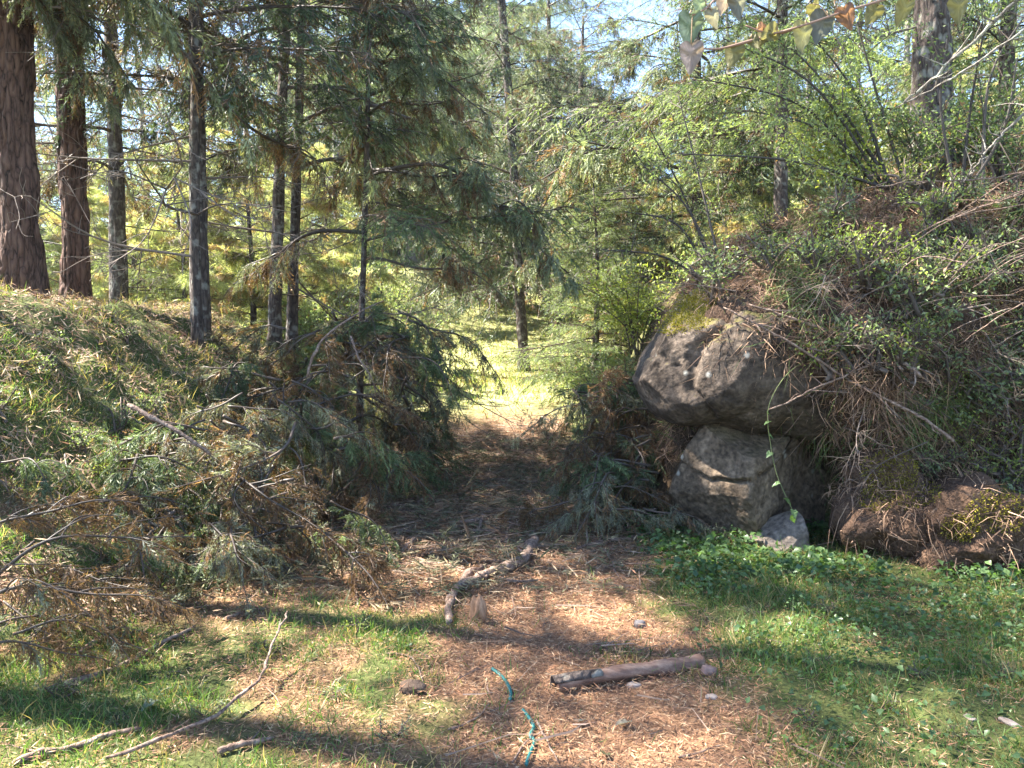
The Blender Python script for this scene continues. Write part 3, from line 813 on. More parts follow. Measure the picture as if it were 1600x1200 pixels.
def do_grass(name, label, n, box, dens, lo, hi, wid, dryfrac, g0, g1, lean=.35):
    x, y = scatter(n, *box, dens)
    z = H(x, y); m = len(x)
    N = Hn(x, y)
    D = unit(N * .5 + np.array([0, 0, .6]) + rng.normal(size=(m, 3)) * lean)
    B = rng.normal(size=(m, 3)) * .28 + np.array([0, 0, -.22])
    tall = .3 + 1.5 * fbm(x * 3.3, y * 3.3, 71) ** 1.3
    C = colmix(g0, g1, rng.random(m)) * (.75 + .5 * fbm(x * 1.3, y * 1.3, 73))[:, None]
    dr = rng.random(m) < dryfrac * (0.4 + 1.2 * fbm(x * 1.7, y * 1.7, 77))
    C[dr] = colmix((.16, .105, .05), (.38, .29, .15), rng.random(dr.sum()))
    mb = MB()
    blades(mb, np.stack([x, y, z - .01], -1), D, rnd(lo, hi, m) * tall, rnd(*wid, m), B, C)
    return put(obj(name, mb.mesh(name, M_grass)), label, 'grass', kind='stuff')

do_grass('grass', 'short fresh green grass tufts in the foreground beside the lane', 190000, (-4.2, 4.2, 2.6, 6.6), grass_density, .03, .125, (.003, .0055), .34, (.045, .09, .025), (.15, .23, .065), .6)
def bank_density(x, y):
    s = left_foot(y) - x
    return sstep(-.3, .5, s) * (.10 + .90 * sstep(.42, .6, fbm(x * 1.9, y * 1.9, 63))) * in_view(x, y)
do_grass('bank_grass', 'mixed green and straw-coloured grass covering the left bank', 85000, (-8.5, -1.2, 4.2, 15), bank_density, .05, .17, (.004, .008), .6, (.045, .08, .025), (.16, .21, .065), .7)
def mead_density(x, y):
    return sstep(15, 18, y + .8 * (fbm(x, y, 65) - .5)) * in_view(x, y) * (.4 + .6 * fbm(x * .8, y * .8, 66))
do_grass('meadow_grass', 'short grass of the clearing at the end of the lane, sun glare put into its pale colour', 70000, (-9, 12, 14.5, 36), mead_density, .10, .26, (.014, .026), .42, (.15, .20, .06), (.35, .40, .15), .5)  # blade colours raised to stand in for the clearing's strong sunlight

def do_litter(name, label, n, box, dens, lmin, lmax, wid, pal, lift=.02, cat='litter'):
    x, y = scatter(n, *box, dens); m = len(x)
    N = Hn(x, y); P = np.stack([x, y, H(x, y)], -1) + N * (rng.random(m) ** 2 * lift + .003)[:, None]
    D = rng.normal(size=(m, 3)); D = D - N * (D * N).sum(1, keepdims=True) * rnd(.6, 1, m)[:, None]
    pal = np.asarray(pal); k = rng.integers(0, len(pal), m)
    C = pal[k] * rnd(.65, 1.35, m)[:, None]
    mb = MB(); L = rnd(lmin, lmax, m)
    spikes(mb, P, D, L, rnd(*wid, m), C, side=unit(np.cross(unit(D), N + rng.normal(size=(m, 3)) * .35)))
    return put(obj(name, mb.mesh(name, M_dry)), label, cat, kind='stuff')
def lit_near(x, y): return (litter_mask(x, y) * .92 + .05 + .30 * sstep(.45, .65, fbm(x * 2.6 + 5, y * 2.6, 83))) * in_view(x, y)
do_litter('chaff_litter', 'tan and reddish dry straw and chippings carpeting the near lane', 230000, (-4.2, 4.2, 2.6, 6.6), lit_near, .015, .06, (.0025, .006),
          [(.38, .225, .125), (.27, .145, .08), (.45, .31, .185), (.19, .098, .056), (.12, .07, .05), (.35, .175, .095)], .03)
def lit_mid(x, y): return litter_mask(x, y) * (.5 + .5 * fbm(x * 2, y * 2, 81)) * in_view(x, y) * sstep(4.2, 6.2, y)
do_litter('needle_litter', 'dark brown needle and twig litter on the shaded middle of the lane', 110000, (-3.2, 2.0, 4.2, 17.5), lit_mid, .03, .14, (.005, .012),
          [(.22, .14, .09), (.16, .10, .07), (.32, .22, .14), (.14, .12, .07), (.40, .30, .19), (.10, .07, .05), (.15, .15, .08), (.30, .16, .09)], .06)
def lit_bank(x, y):
    return sstep(-.3, .4, left_foot(y) - x) * (.15 + .85 * sstep(.42, .6, fbm(x * 1.8 + 9, y * 1.8, 85))) * in_view(x, y)
do_litter('bank_litter', 'dead brown leaves and straw lying between the grass of the left bank', 80000, (-8, -1.2, 4.2, 12), lit_bank, .03, .13, (.005, .014),
          [(.26, .16, .10), (.18, .11, .07), (.40, .28, .17), (.13, .09, .065), (.33, .25, .16), (.22, .12, .08)], .10)
# scraps of cut spray lying on the left of the lane
def scraps(name, label, n, box, dens, pal):
    x, y = scatter(n, *box, dens); m = len(x)
    mb = MB(); N = Hn(x, y); P = np.stack([x, y, H(x, y)], -1) + N * rnd(.01, .07, m)[:, None]
    D = unit(np.stack([rng.normal(size=m), rng.normal(size=m), rng.normal(size=m) * .35], -1))
    L = rnd(.12, .30, m); pal = np.asarray(pal); C = pal[rng.integers(0, len(pal), m)] * rnd(.7, 1.3, m)[:, None]
    S = unit(np.cross(D, N))
    spikes(mb, P, D, L, .006, C * .7)
    for q in range(13):
        u = (q + rng.random(m)) / 13; sg = 1 if q % 2 else -1
        d = unit(D * .8 + S * sg * rnd(.5, .9, m)[:, None] + N * rnd(-.3, .15, m)[:, None])
        spikes(mb, P + D * (L * u)[:, None], d, L * (.45 * (1 - u) + .12), rnd(.006, .011, m), C * rnd(.8, 1.2, m)[:, None])
    return put(obj(name, mb.mesh(name, M_dry)), label, 'litter', kind='stuff')
def scr_d(x, y): return litter_mask(x, y) * in_view(x, y) * sstep(4.3, 5.6, y) * (1 - .75 * sstep(-.3, .3, x) * (1 - sstep(6.2, 7.2, y)))
scraps('spray_scraps', 'withered olive and brown conifer scraps strewn over the lane', 5200, (-2.8, 1.2, 4.2, 13), scr_d,
       [(.12, .12, .06), (.17, .15, .09), (.16, .10, .06), (.22, .17, .10), (.09, .10, .05), (.24, .14, .08)])

def tw_d(x, y): return np.maximum(litter_mask(x, y), .15) * in_view(x, y) * (.10 + .9 * sstep(5, 6.5, y))
x, y = scatter(9000, -2.6, 1.3, 3.0, 14.5, tw_d); m = len(x)
mb = MB(); an = rng.normal(size=m) * .8 + np.where(rng.random(m) < .3, 1.5, 0)
D = np.stack([np.cos(an), np.sin(an), rng.normal(size=m) * .06], -1)
blades(mb, np.stack([x, y, H(x, y) + rnd(.01, .06, m)], -1), D, .1 + .45 * rng.random(m) ** 2, rnd(.004, .010, m), rng.normal(size=(m, 3)) * [.3, .3, .03],
       colmix((.08, .055, .042), (.30, .21, .155), rng.random(m) ** 1.5), side=unit(np.cross(D, rng.normal(size=(m, 3)) * .5 + [0, 0, 1])))
put(obj('twig_litter', mb.mesh('twig_litter', M_dry)), 'thin broken twigs scattered all over the lane', 'litter', kind='stuff')

# leafy ground cover on the right
def cover_d(x, y):
    return sstep(.9, 1.25, x) * (1 - .9 * sstep(.15, .5, right_s(x, y))) * sstep(.35, .62, fbm(x * 1.8 + 3, y * 1.8, 91)) * in_view(x, y) * (.3 + .7 * sstep(3.6, 4.6, y))
x, y = scatter(26000, .8, 4.6, 2.8, 7.2, cover_d); m = len(x)
mb = MB(); L_ = (.012 + .034 * rng.random(m) ** 2) * (1 + .7 * sstep(4.4, 5.6, y))
leaves(mb, np.stack([x, y, H(x, y) + rnd(.02, .11, m)], -1), rng.normal(size=(m, 3)) * [1, 1, .35], unit(rng.normal(size=(m, 3)) * .45 + [0, 0, 1]), L_, L_ * .75,
       colmix((.035, .075, .03), (.12, .19, .07), rng.random(m)))
put(obj('ground_cover', mb.mesh('ground_cover', M_leaf)), 'creeping broad-leaved ground cover among grass below the right bank', 'ground cover', kind='stuff')

# ------------------------------------------------------------------ boulders
def boulder(name, label, outline, d, depth, yc, mat, p=2.4, na=150, nd_=70, amp=.05, crack=None, seed=0, facets=14, shape=None, ledge=None, cut=(.80, .95)):
    """a rock with that front outline, swelling to its full size in the middle of its depth"""
    P = np.array([at(px, py, d) for px, py in outline])
    c = (P.max(0) + P.min(0)) / 2
    ang = np.arctan2(P[:, 2] - c[2], P[:, 0] - c[0]); rad = np.hypot(P[:, 2] - c[2], P[:, 0] - c[0])
    o = np.argsort(ang); ang = ang[o]; rad = rad[o]
    th = np.linspace(-PI, PI, na, endpoint=False)
    rr = np.interp(th, np.r_[ang - 2 * PI, ang, ang + 2 * PI], np.r_[rad, rad, rad])
    for q in range(3): rr = (np.roll(rr, 1) + 2 * rr + np.roll(rr, -1)) / 4
    ph = np.linspace(-PI / 2, PI / 2, nd_)
    u = np.sign(np.sin(ph)) * np.abs(np.sin(ph)) ** .8
    sc = np.power(np.clip(1 - np.abs(u) ** p, 0, 1), 1 / p); sc[0] = sc[-1] = .002
    X = sc[:, None] * rr[None] * np.cos(th)[None]; Z = sc[:, None] * rr[None] * np.sin(th)[None]
    Y = np.repeat((u * depth)[:, None], na, 1)
    if shape is not None: X, Y, Z = shape(X, Y, Z)
    V = np.stack([c[0] + X, yc + Y, c[2] + Z], -1).reshape(-1, 3)
    cen = np.array([c[0], yc, c[2]])
    N = unit((V - cen) / np.array([rr.mean(), depth, rr.mean()]))
    disp = np.array([amp * (1.6 * mnoise.noise(Vector(v * 1.7 + seed)) + .8 * mnoise.noise(Vector(v * 4.1 + seed)) + .32 * mnoise.noise(Vector(v * 11 + seed)) + .12 * mnoise.noise(Vector(v * 27))) for v in V])
    fr_ = np.random.default_rng(int(seed * 10))
    ex = np.array([np.abs(V[:, 0] - cen[0]).max(), depth, np.abs(V[:, 2] - cen[2]).max()])
    for q in range(facets):
        nrm = unit(fr_.normal(size=3) * [1, .9, .8] + np.array([0, -.55, 0]))
        lim = np.sort((V - cen) @ nrm)[int(len(V) * fr_.uniform(*cut))]
        over = (V - cen) @ nrm - lim
        V = V - np.where(over > 0, over * .93, 0)[:, None] * nrm
    if facets:
        lo_, hi_ = V.min(0), V.max(0)
        V[:, [0, 2]] = (V[:, [0, 2]] - lo_[[0, 2]]) / (hi_ - lo_)[[0, 2]] * (2 * ex[[0, 2]]) + cen[[0, 2]] - ex[[0, 2]]
    if crack is not None:
        for line, dep, wid in crack:
            Q = np.array([at(px, py, d) for px, py in line])[:, [0, 2]]
            best = np.full(len(V), 9.)
            wob = np.array([.025 * mnoise.noise(Vector(v * 9)) for v in V])
            for a, b in zip(Q[:-1], Q[1:]):
                ab = b - a; tt = np.clip(((V[:, [0, 2]] - a) @ ab) / (ab @ ab), 0, 1)
                best = np.minimum(best, np.linalg.norm(V[:, [0, 2]] - a - tt[:, None] * ab + wob[:, None], axis=1))
            disp -= np.where(V[:, 1] < yc, dep * np.exp(-(best / wid) ** 2), 0)
    if ledge is not None:
        Q = np.array([at(px, py, d) for px, py in ledge])
        zl_ = np.interp(V[:, 0], Q[:, 0], Q[:, 2]) + np.array([.018 * mnoise.noise(Vector((v[0] * 14, v[2] * 3, 1.0))) for v in V])
        q_ = V[:, 2] - zl_
        disp += np.where(V[:, 1] < yc, .035 * sstep(0, .012, q_) * np.exp(-np.clip(q_, 0, 1) / .12) - .055 * np.exp(-(q_ / .012) ** 2) , 0)
    V = V + N * disp[:, None]
    i = np.arange(nd_ - 1)[:, None] * na; j = np.arange(na)[None]; k = (j + 1) % na
    a = (i + j).ravel(); b = (i + k).ravel(); c2 = (i + na + k).ravel(); dd = (i + na + j).ravel()
    mb = MB(); mb.add(V, np.r_[np.c_[a, c2, b], np.c_[a, dd, c2]], np.array([.2, .2, .2]))
    return put(obj(name, mb.mesh(name, mat, True)), label, 'boulder')

def lean_up(X, Y, Z):                 # the upper stone's face recedes towards its foot
    return X, Y + .22 * np.clip(-Z, 0, 1) - .0 * X, Z
boulder('overhanging_boulder', 'big dark moss-topped boulder jutting out like a roof over the lower boulder',
        [(1012, 528), (1018, 498), (1040, 472), (1080, 458), (1180, 452), (1300, 470), (1420, 520), (1470, 600), (1430, 690), (1330, 700), (1240, 682), (1150, 670), (1095, 671), (1064, 648), (1040, 602), (1018, 562)],
        6.25, 1.0, 7.0, M_rock, 3.0, 300, 130, .035, [([(1130, 500), (1090, 548), (1082, 606), (1112, 655)], .05, .03), ([(1010, 545), (1040, 560), (1066, 572)], .02, .02)], 3.1, facets=6, shape=lean_up, cut=(.92, .985))
boulder('lower_boulder', 'rounded grey-brown boulder with a dark crack, standing on the grass',
        [(1066, 765), (1074, 728), (1098, 688), (1122, 655), (1200, 645), (1280, 655), (1292, 700), (1275, 750), (1245, 800), (1210, 880), (1140, 892), (1090, 855), (1072, 810)],
        6.35, .75, 6.95, M_rock_plain, 3.2, 320, 150, .03, [([(1246, 775), (1226, 815), (1200, 866)], .05, .016)], 7.7, facets=9, cut=(.84, .96), ledge=[(980, 706), (1060, 716), (1092, 738), (1118, 752), (1165, 744), (1215, 726), (1250, 690), (1400, 600)])
boulder('upright_slab', 'smooth flat stone slab wedged between the cracked boulder and the dark hollow',
        [(1205, 690), (1285, 672), (1300, 740), (1296, 880), (1200, 890), (1195, 780)], 6.7, .35, 7.1, M_rock_plain, 4, 110, 50, .02, None, 1.3, facets=5)
boulder('small_pale_rock', 'small pale angular rock at the foot of the slab',
        [(1182, 885), (1196, 846), (1212, 826), (1240, 822), (1262, 855), (1262, 895), (1195, 900)], 6.1, .22, 6.25, mat_rock('pale_stone', ((.07, .058, .048), (.15, .122, .10), (.22, .185, .155)), .1, .9), 2.5, 80, 44, .03, None, 5.3, facets=16)
lobe = boulder('bank_lobe', 'bulge of earth and roots draped over the boulders', [(1105, 478), (1165, 436), (1300, 420), (1420, 420), (1560, 440), (1620, 520), (1600, 640), (1530, 705), (1430, 725), (1345, 700), (1275, 652), (1190, 605), (1130, 545)],
        6.1, .95, 6.85, M_ground, 2.3, 130, 60, .10, None, 9.4, facets=0)
del lobe['category']; lobe['kind'] = 'structure'
ca = lobe.data.color_attributes['Col']; ca.data.foreach_set('color', np.tile(np.array([.07, .047, .034, 1], np.float32), len(ca.data)))

LOBES = [lobe]
for lab, ol, d_, yc_, sd_ in [('mossy brown earth hummock bulging below the bank, right of the dark hollow', [(1345, 760), (1375, 715), (1430, 705), (1475, 740), (1480, 820), (1450, 880), (1380, 880), (1345, 830)], 5.75, 6.1, 4.4),
                              ('mossy brown earth hummock at the foot of the bank by the right edge', [(1480, 850), (1500, 800), (1550, 775), (1620, 780), (1660, 850), (1640, 920), (1560, 930), (1490, 900)], 5.3, 5.65, 6.6)]:
    o_ = boulder('earth_hummock', lab, ol, d_, .4, yc_, M_ground, 2.3, 80, 40, .15, None, sd_, facets=0)
    o_['category'] = 'earth mound'
    ca = o_.data.color_attributes['Col']; ca.data.foreach_set('color', np.tile(np.array([.085, .055, .038, 1], np.float32), len(ca.data)))
    LOBES.append(o_)

# moss tufts: short yellow-green pile on the stones
def moss_patch(label, spots, name='moss'):
    mb = MB()
    dep = bpy.context.evaluated_depsgraph_get()
    for (px, py, rad, n) in spots:
        for q in range(n):
            a = rnd(0, 2 * PI); rr = rad * math.sqrt(rnd(0, 1))
            r_ = ray(px + rr * math.cos(a), py + rr * .7 * math.sin(a))
            ok, loc, nor, idx, ob, mtx = SC.ray_cast(dep, Vector(CAM), Vector(r_).normalized())
            if ok and ('boulder' in ob.name or 'hummock' in ob.name):
                nor = np.array(nor); nn = 3
                P = np.array(loc) + rng.normal(size=(nn, 3)) * .008
                spikes(mb, P - nor * .004, unit(nor + rng.normal(size=(nn, 3)) * .5), rnd(.012, .03, nn), .007, colmix((.11, .10, .012), (.30, .26, .035), rng.random(nn)))
    put(obj(name, mb.mesh(name, M_moss)), label, 'moss', kind='stuff')
bpy.context.view_layer.update()
moss_patch('yellow-green moss growing in patches on the two big boulders', [(1030, 492, 16, 240), (1062, 474, 24, 380), (1045, 505, 26, 420), (1080, 500, 30, 260), (1100, 470, 26, 300), (1012, 512, 9, 120), (1085, 486, 40, 260), (1390, 735, 45, 620), (1430, 770, 40, 300), (1560, 800, 50, 480), (1500, 825, 30, 260), (1370, 780, 30, 240)])

# ------------------------------------------------------------------ right bank: dry tangle and greenery
def bank_pts(n, f=None):
    x = rnd(1.2, 6.6, n); y = rnd(4.2, 11.0, n); s = right_s(x, y)
    k = (s > -.02) & (s < 4.4) & in_view(x, y) & (rng.random(n) < (.3 + .7 * (1 - sstep(1.0, 2.4, s))))
    if f is not None: k &= f(x, y)
    x, y = x[k], y[k]
    return x, y, H(x, y), Hn(x, y)
def not_hollow(x, y): return ~((x > 1.25) & (x < 2.85) & (right_s(x, y) < .35))
x, y, z, N = bank_pts(165000, not_hollow); m = len(x)
down = unit(N * np.array([1, 1, 0]) * .6 + np.array([0, 0, -.7]))
clump = fbm(x * 2.6, z * 2.6 + y, 101)
D = unit(N * .5 + down * rnd(-.2, 1, m)[:, None] + rng.normal(size=(m, 3)) * .8)
C = colmix((.09, .052, .036), (.42, .27, .17), rng.random(m) ** 1.5) * (.5 + .9 * fbm(x * 9, z * 9, 115))[:, None]
g = rng.random(m) < .5 * sstep(.55, .7, clump) + .05
C[g] = colmix((.06, .09, .025), (.2, .24, .07), rng.random(g.sum()))
mb = MB()
blades(mb, np.stack([x, y, z], -1) + N * rnd(0, .10, m)[:, None], D, .05 + .26 * rng.random(m) ** 2, rnd(.004, .009, m), np.array([0, 0, -.45]) + rng.normal(size=(m, 3)) * .25, C)
put(obj('dry_tangle', mb.mesh('dry_tangle', M_dry)), 'matted brown dead grass and roots hanging over the right bank', 'dead grass', kind='stuff')

# the same growth spilling over the bulge above the boulders
ob = lobe
Vb = np.empty(len(ob.data.vertices) * 3); ob.data.vertices.foreach_get('co', Vb); Vb = Vb.reshape(-1, 3)
Nb = np.empty(len(Vb) * 3); ob.data.vertices.foreach_get('normal', Nb); Nb = Nb.reshape(-1, 3)
ok_ = (Vb[:, 1] < 7.2)
clumpv = fbm(Vb[:, 0] * 4.3, Vb[:, 2] * 4.3, 109)
cc_ = (Vb.max(0) + Vb.min(0)) / 2
pv = np.where(ok_, .08 + sstep(.35, .62, clumpv), 0) * (np.hypot(Vb[:, 0] - cc_[0], Vb[:, 2] - cc_[2]) / 1.2 + .01); pv /= pv.sum()
idx = rng.choice(len(Vb), 24000, p=pv); m = len(idx)
P = Vb[idx] + rng.normal(size=(m, 3)) * .03; N = Nb[idx]
clump = clumpv[idx]
th_ = rng.random(m) * (.02 + .16 * clump)
D = unit(N * .45 + np.array([-.1, -.1, -.35]) * rnd(-.2, 1.2, m)[:, None] + rng.normal(size=(m, 3)) * .8)
C = colmix((.09, .052, .036), (.42, .27, .17), rng.random(m) ** 1.5) * (.5 + .9 * fbm(P[:, 0] * 9, P[:, 2] * 9, 111))[:, None]
g = rng.random(m) < .75 * sstep(.5, .7, fbm(P[:, 0] * 2.6, P[:, 2] * 2.6, 113)) + .05
C[g] = colmix((.05, .08, .025), (.17, .21, .065), rng.random(g.sum()))
mb = MB(); blades(mb, P + N * th_[:, None], D, .05 + .22 * rng.random(m) ** 2.2, rnd(.004, .009, m), np.array([0, 0, -.4]) + rng.normal(size=(m, 3)) * .35, C)
for o_ in LOBES[1:]:
    Vh = np.empty(len(o_.data.vertices) * 3); o_.data.vertices.foreach_get('co', Vh); Vh = Vh.reshape(-1, 3)
    Nh = np.empty(len(Vh) * 3); o_.data.vertices.foreach_get('normal', Nh); Nh = Nh.reshape(-1, 3)
    ch = (Vh.max(0) + Vh.min(0)) / 2; wh = (np.hypot(Vh[:, 0] - ch[0], Vh[:, 2] - ch[2]) + .02) * (Vh[:, 1] < ch[1] + .2); wh /= wh.sum()
    wh *= .1 + sstep(.4, .6, fbm(Vh[:, 0] * 7, Vh[:, 2] * 7, 121)); wh /= wh.sum()
    k_ = rng.choice(len(Vh), 1500, p=wh); m = len(k_)
    blades(mb, Vh[k_] + rng.normal(size=(m, 3)) * .015 + Nh[k_] * (rng.random(m) * .04)[:, None], unit(Nh[k_] * .5 + rng.normal(size=(m, 3)) * .8), .02 + .26 * rng.random(m) ** 3.5, rnd(.004, .008, m),
           np.array([0, 0, -.55]) + rng.normal(size=(m, 3)) * .3, colmix((.09, .052, .036), (.40, .26, .17), rng.random(m) ** 1.5))
put(obj('boulder_thatch', mb.mesh('boulder_thatch', M_dry)), 'brown dead grass and rootlets spilling over the boulders from the bulge above', 'dead grass', kind='stuff')
BOULDER_TOP = Vb[np.unique(rng.choice(len(Vb), 900, p=pv))]; BOULDER_TOP = BOULDER_TOP[BOULDER_TOP[:, 1] < 6.7]

# leafy sprigs on the bank
sprigs = [make_shrub(500 + k, 'pale', .30, .42, 360, (.02, .042), 6, .2, M_leaf) for k in range(3)] + [make_shrub(510 + k, 'lime', .28, .38, 300, (.018, .034), 6, .2, M_leaf) for k in range(2)]
bl = []
tries = 0
while len(bl) < 44 and tries < 5000:
    tries += 1
    px = rnd(1060, 1620); py = rnd(250, 840)
    p = on_ground(px, py)
    s = right_s(p[0], p[1])
    if s < .1 or p[1] > 11 or (1040 < px < 1345 and 470 < py < 880): continue
    if any(math.hypot(px - q[0], py - q[1]) < 24 for q in bl): continue
    bl.append((px, py, p))
for q in rng.choice(len(BOULDER_TOP), 34):
    p = BOULDER_TOP[q]; bl.append((800 + F * p[0] / p[1], 0, p + np.array([0, -.06, .02])))
bl.sort(key=lambda q: q[0])
for k, (px, py, p) in enumerate(bl):
    t = thing('bank_sprig', 'small leafy green sprig growing from the right bank, %s from the left' % ordinal(k), 'plant', p - np.array([0, 0, .03]), rnd(0, 6), 'leafy sprigs on the right bank')
    n_ = Hn(np.array([p[0]]), np.array([p[1]]))[0]
    a, b = sprigs[k % 5]; sc = rnd(.8, 1.5)
    t.rotation_euler = Vector(unit(n_ * .5 + np.array([0, 0, .8]))).to_track_quat('Z', 'Y').to_euler()
    obj('stems', a, t, scale=sc); obj('foliage', b, t, scale=sc)

lp = []
tries = 0
while len(lp) < 18 and tries < 3000:
    tries += 1
    px = rnd(-10, 420); py = rnd(495, 790); p = on_ground(px, py)
    if left_foot(p[1]) - p[0] < .2 or p[1] > 11: continue
    if any(math.hypot(px - q[0], py - q[1]) < 30 for q in lp): continue
    lp.append((px, py, p))
lp.sort(key=lambda q: q[0])
for k, (px, py, p) in enumerate(lp):
    t = thing('bank_weed', 'low leafy weed among the grass of the left bank, %s from the left' % ordinal(k), 'plant', p - np.array([0, 0, .02]), rnd(0, 6), 'weeds on the left bank')
    a, b = sprigs[(k * 3) % 5]; sc = rnd(.4, .85)
    obj('stems', a, t, scale=sc); obj('foliage', b, t, scale=sc)

gw = []
for (px, py) in [(1090, 900), (1150, 930), (1235, 905), (1300, 960), (1350, 1000), (1405, 965), (1275, 1040), (1480, 930), (1530, 1000), (1440, 1060), (1200, 1010), (1340, 900), (1560, 1060), (1380, 1110), (1260, 1130), (1500, 1150), (1170, 960), (1590, 950),
                 (180, 1130), (260, 1060), (420, 1020), (520, 1090), (610, 1150), (330, 1120), (470, 1170), (90, 1090), (560, 990)]:
    gw.append((px, py, on_ground(px, py)))
for k, (px, py, p) in enumerate(sorted(gw, key=lambda q: q[0])):
    t = thing('ground_weed', 'low leafy weed in the foreground grass, %s from the left' % ordinal(k), 'plant', p - np.array([0, 0, .02]), rnd(0, 6), 'weeds in the foreground grass')
    a, b = sprigs[(k * 2) % 5]; sc = rnd(.28, .5)
    obj('stems', a, t, scale=(sc, sc, sc * .7)); obj('foliage', b, t, scale=(sc, sc, sc * .7))
dt = []
for (px, py) in [(1150, 455), (1240, 470), (1300, 540), (1370, 520), (1430, 600), (1480, 560), (1540, 520), (1400, 440), (1500, 430), (1560, 620), (1350, 640), (1450, 690), (1580, 440), (1290, 430)]:
    dt.append((px, py))
for k, (px, py) in enumerate(sorted(dt)):
    o = obj('dry_twig', LIB['dead'][k % 5], None, at(px, py, 5.75 + .2 * ((k * 7) % 5) / 5), (rnd(0, 6), rnd(-.4, .6), rnd(2.2, 5.2)), rnd(.22, .42))
    put(o, 'grey bare forked twig sticking out of the right bank, %s from the left' % ordinal(k), 'twig', 'bare twigs on the right bank')

# larger shrubs on the crest above the boulders
crest = [('fine-leaved green shrub overhanging the mossy boulder', 1120, 440, 7.6, 'lime', .8), ('olive shrub above the boulders, right of the fine-leaved one', 1215, 425, 7.8, 'lime', .8),
         ('bushy green shrub below the thick trunk on the right bank', 1330, 330, 8.2, 'lime', .9), ('dark green shrub leaning from the bank at the foot of the trunk', 1450, 300, 7.9, 'mid', .9),
         ('low green shrub between the thick trunk and the tangled corner shrub', 1500, 285, 8.6, 'mid', .9), ('tangled green shrub at the top right corner of the bank', 1570, 250, 7.6, 'mid', 1.1), ('yellowish shrub left of the boulder beside the lane', 985, 560, 9.6, 'pale', .85),
         ('pale green shrub behind the thicket right of the lane', 950, 560, 12.0, 'pale', 1.0), ('light green shrub farther along the right side of the lane', 1000, 520, 13.0, 'lime', 1.2),
         ('grey-green shrub at the far end of the lane on the right', 905, 590, 17.5, 'pale', .8)]
for k, (lab, px, py, d, kind, sc) in enumerate(crest):
    p = at(px, py, d); shrub('leafy_shrub', lab, kind, k, (p[0], p[1], max(H1(p[0], p[1]), p[2] - sc * 1.0) - .05), sc)

# tall many-stemmed shrubs reaching over the bank
def tall_shrub(label, root, tips, seed, kind='mid', lw=(.03, .05), nl=420):
    r = np.random.default_rng(seed)
    base = np.array(root)
    t = thing('tall_shrub', label, 'shrub', base)
    mf = MB()
    for tip in tips:
        tip = np.array(tip); 
        mid = base + (tip - base) * .45 + np.array([0, 0, .12 * np.linalg.norm(tip - base)]) + r.normal(size=3) * .08
        p = spline([base + r.normal(size=3) * [.08, .08, 0], mid, tip], 14) - base
        mb = MB(); s = np.linspace(0, 1, 14)
        tube(mb, p, .017 * (1 - .8 * s) + .002, np.array([.07, .06, .055]) * r.uniform(.8, 1.5), 5)
        ends = []
        for q in range(12):
            u = r.uniform(.3, 1); b_ = p[int(u * 13)]
            e = b_ + unit(unit(p[-1] - p[0]) * .5 + r.normal(size=3) * .7) * r.uniform(.25, .7)
            pp = spline([b_, (b_ + e) / 2 + r.normal(size=3) * .04, e + [0, 0, -.05]], 7)
            tube(mb, pp, np.linspace(.006, .0015, 7), np.array(TWIG) * r.uniform(.8, 1.5), 3, cap=False); ends.append(pp)
        obj('stem', mb.mesh('stem', M_twig), t)
        ends = np.array(ends); k = r.integers(0, len(ends), nl); u = r.integers(1, 7, nl)
        P = ends[k, u] + r.normal(size=(nl, 3)) * .045
        g0, g1 = GREENS[kind]; ll = r.uniform(*lw, nl)
        leaves(mf, P, r.normal(size=(nl, 3)) + [0, 0, -.3], unit(r.normal(size=(nl, 3)) + [0, 0, 1]), ll, ll * .35, colmix(g0, g1, r.random(nl)))
    obj('foliage', mf.mesh('foliage', M_pale), t)
    return t
rt = at(1395, 440, 8.0); rt[2] = H1(rt[0], rt[1])
tall_shrub('many-stemmed bare-legged shrub fanning up and left above the boulders', rt,
           [at(1085, 120, 7.6), at(1130, 60, 7.4), at(1190, 40, 8.2), at(1240, 20, 8.0), at(1290, 30, 8.4), at(1340, 40, 7.8), at(1060, 240, 7.4), at(1150, 170, 8.4), at(1225, 130, 8.6)], 31, 'pale', (.035, .06), 620)
rt = at(1120, 430, 9.2); rt[2] = H1(rt[0], rt[1])
tall_shrub('thin arching leggy shrub leaning towards the lane left of the boulders', rt, [at(1000, 255, 8.8), at(1010, 190, 9.0), at(1060, 150, 9.0), at(975, 330, 8.8), at(940, 390, 8.6)], 33, 'pale', (.03, .05), 260)
rt = at(1500, 330, 7.2); rt[2] = H1(rt[0], rt[1])
tall_shrub('leggy shrub with crossing twigs right of the thick trunk', rt, [at(1480, 60, 7.0), at(1540, 30, 6.8), at(1590, 90, 6.6), at(1610, 10, 6.8)], 35, 'mid', (.03, .055), 260)

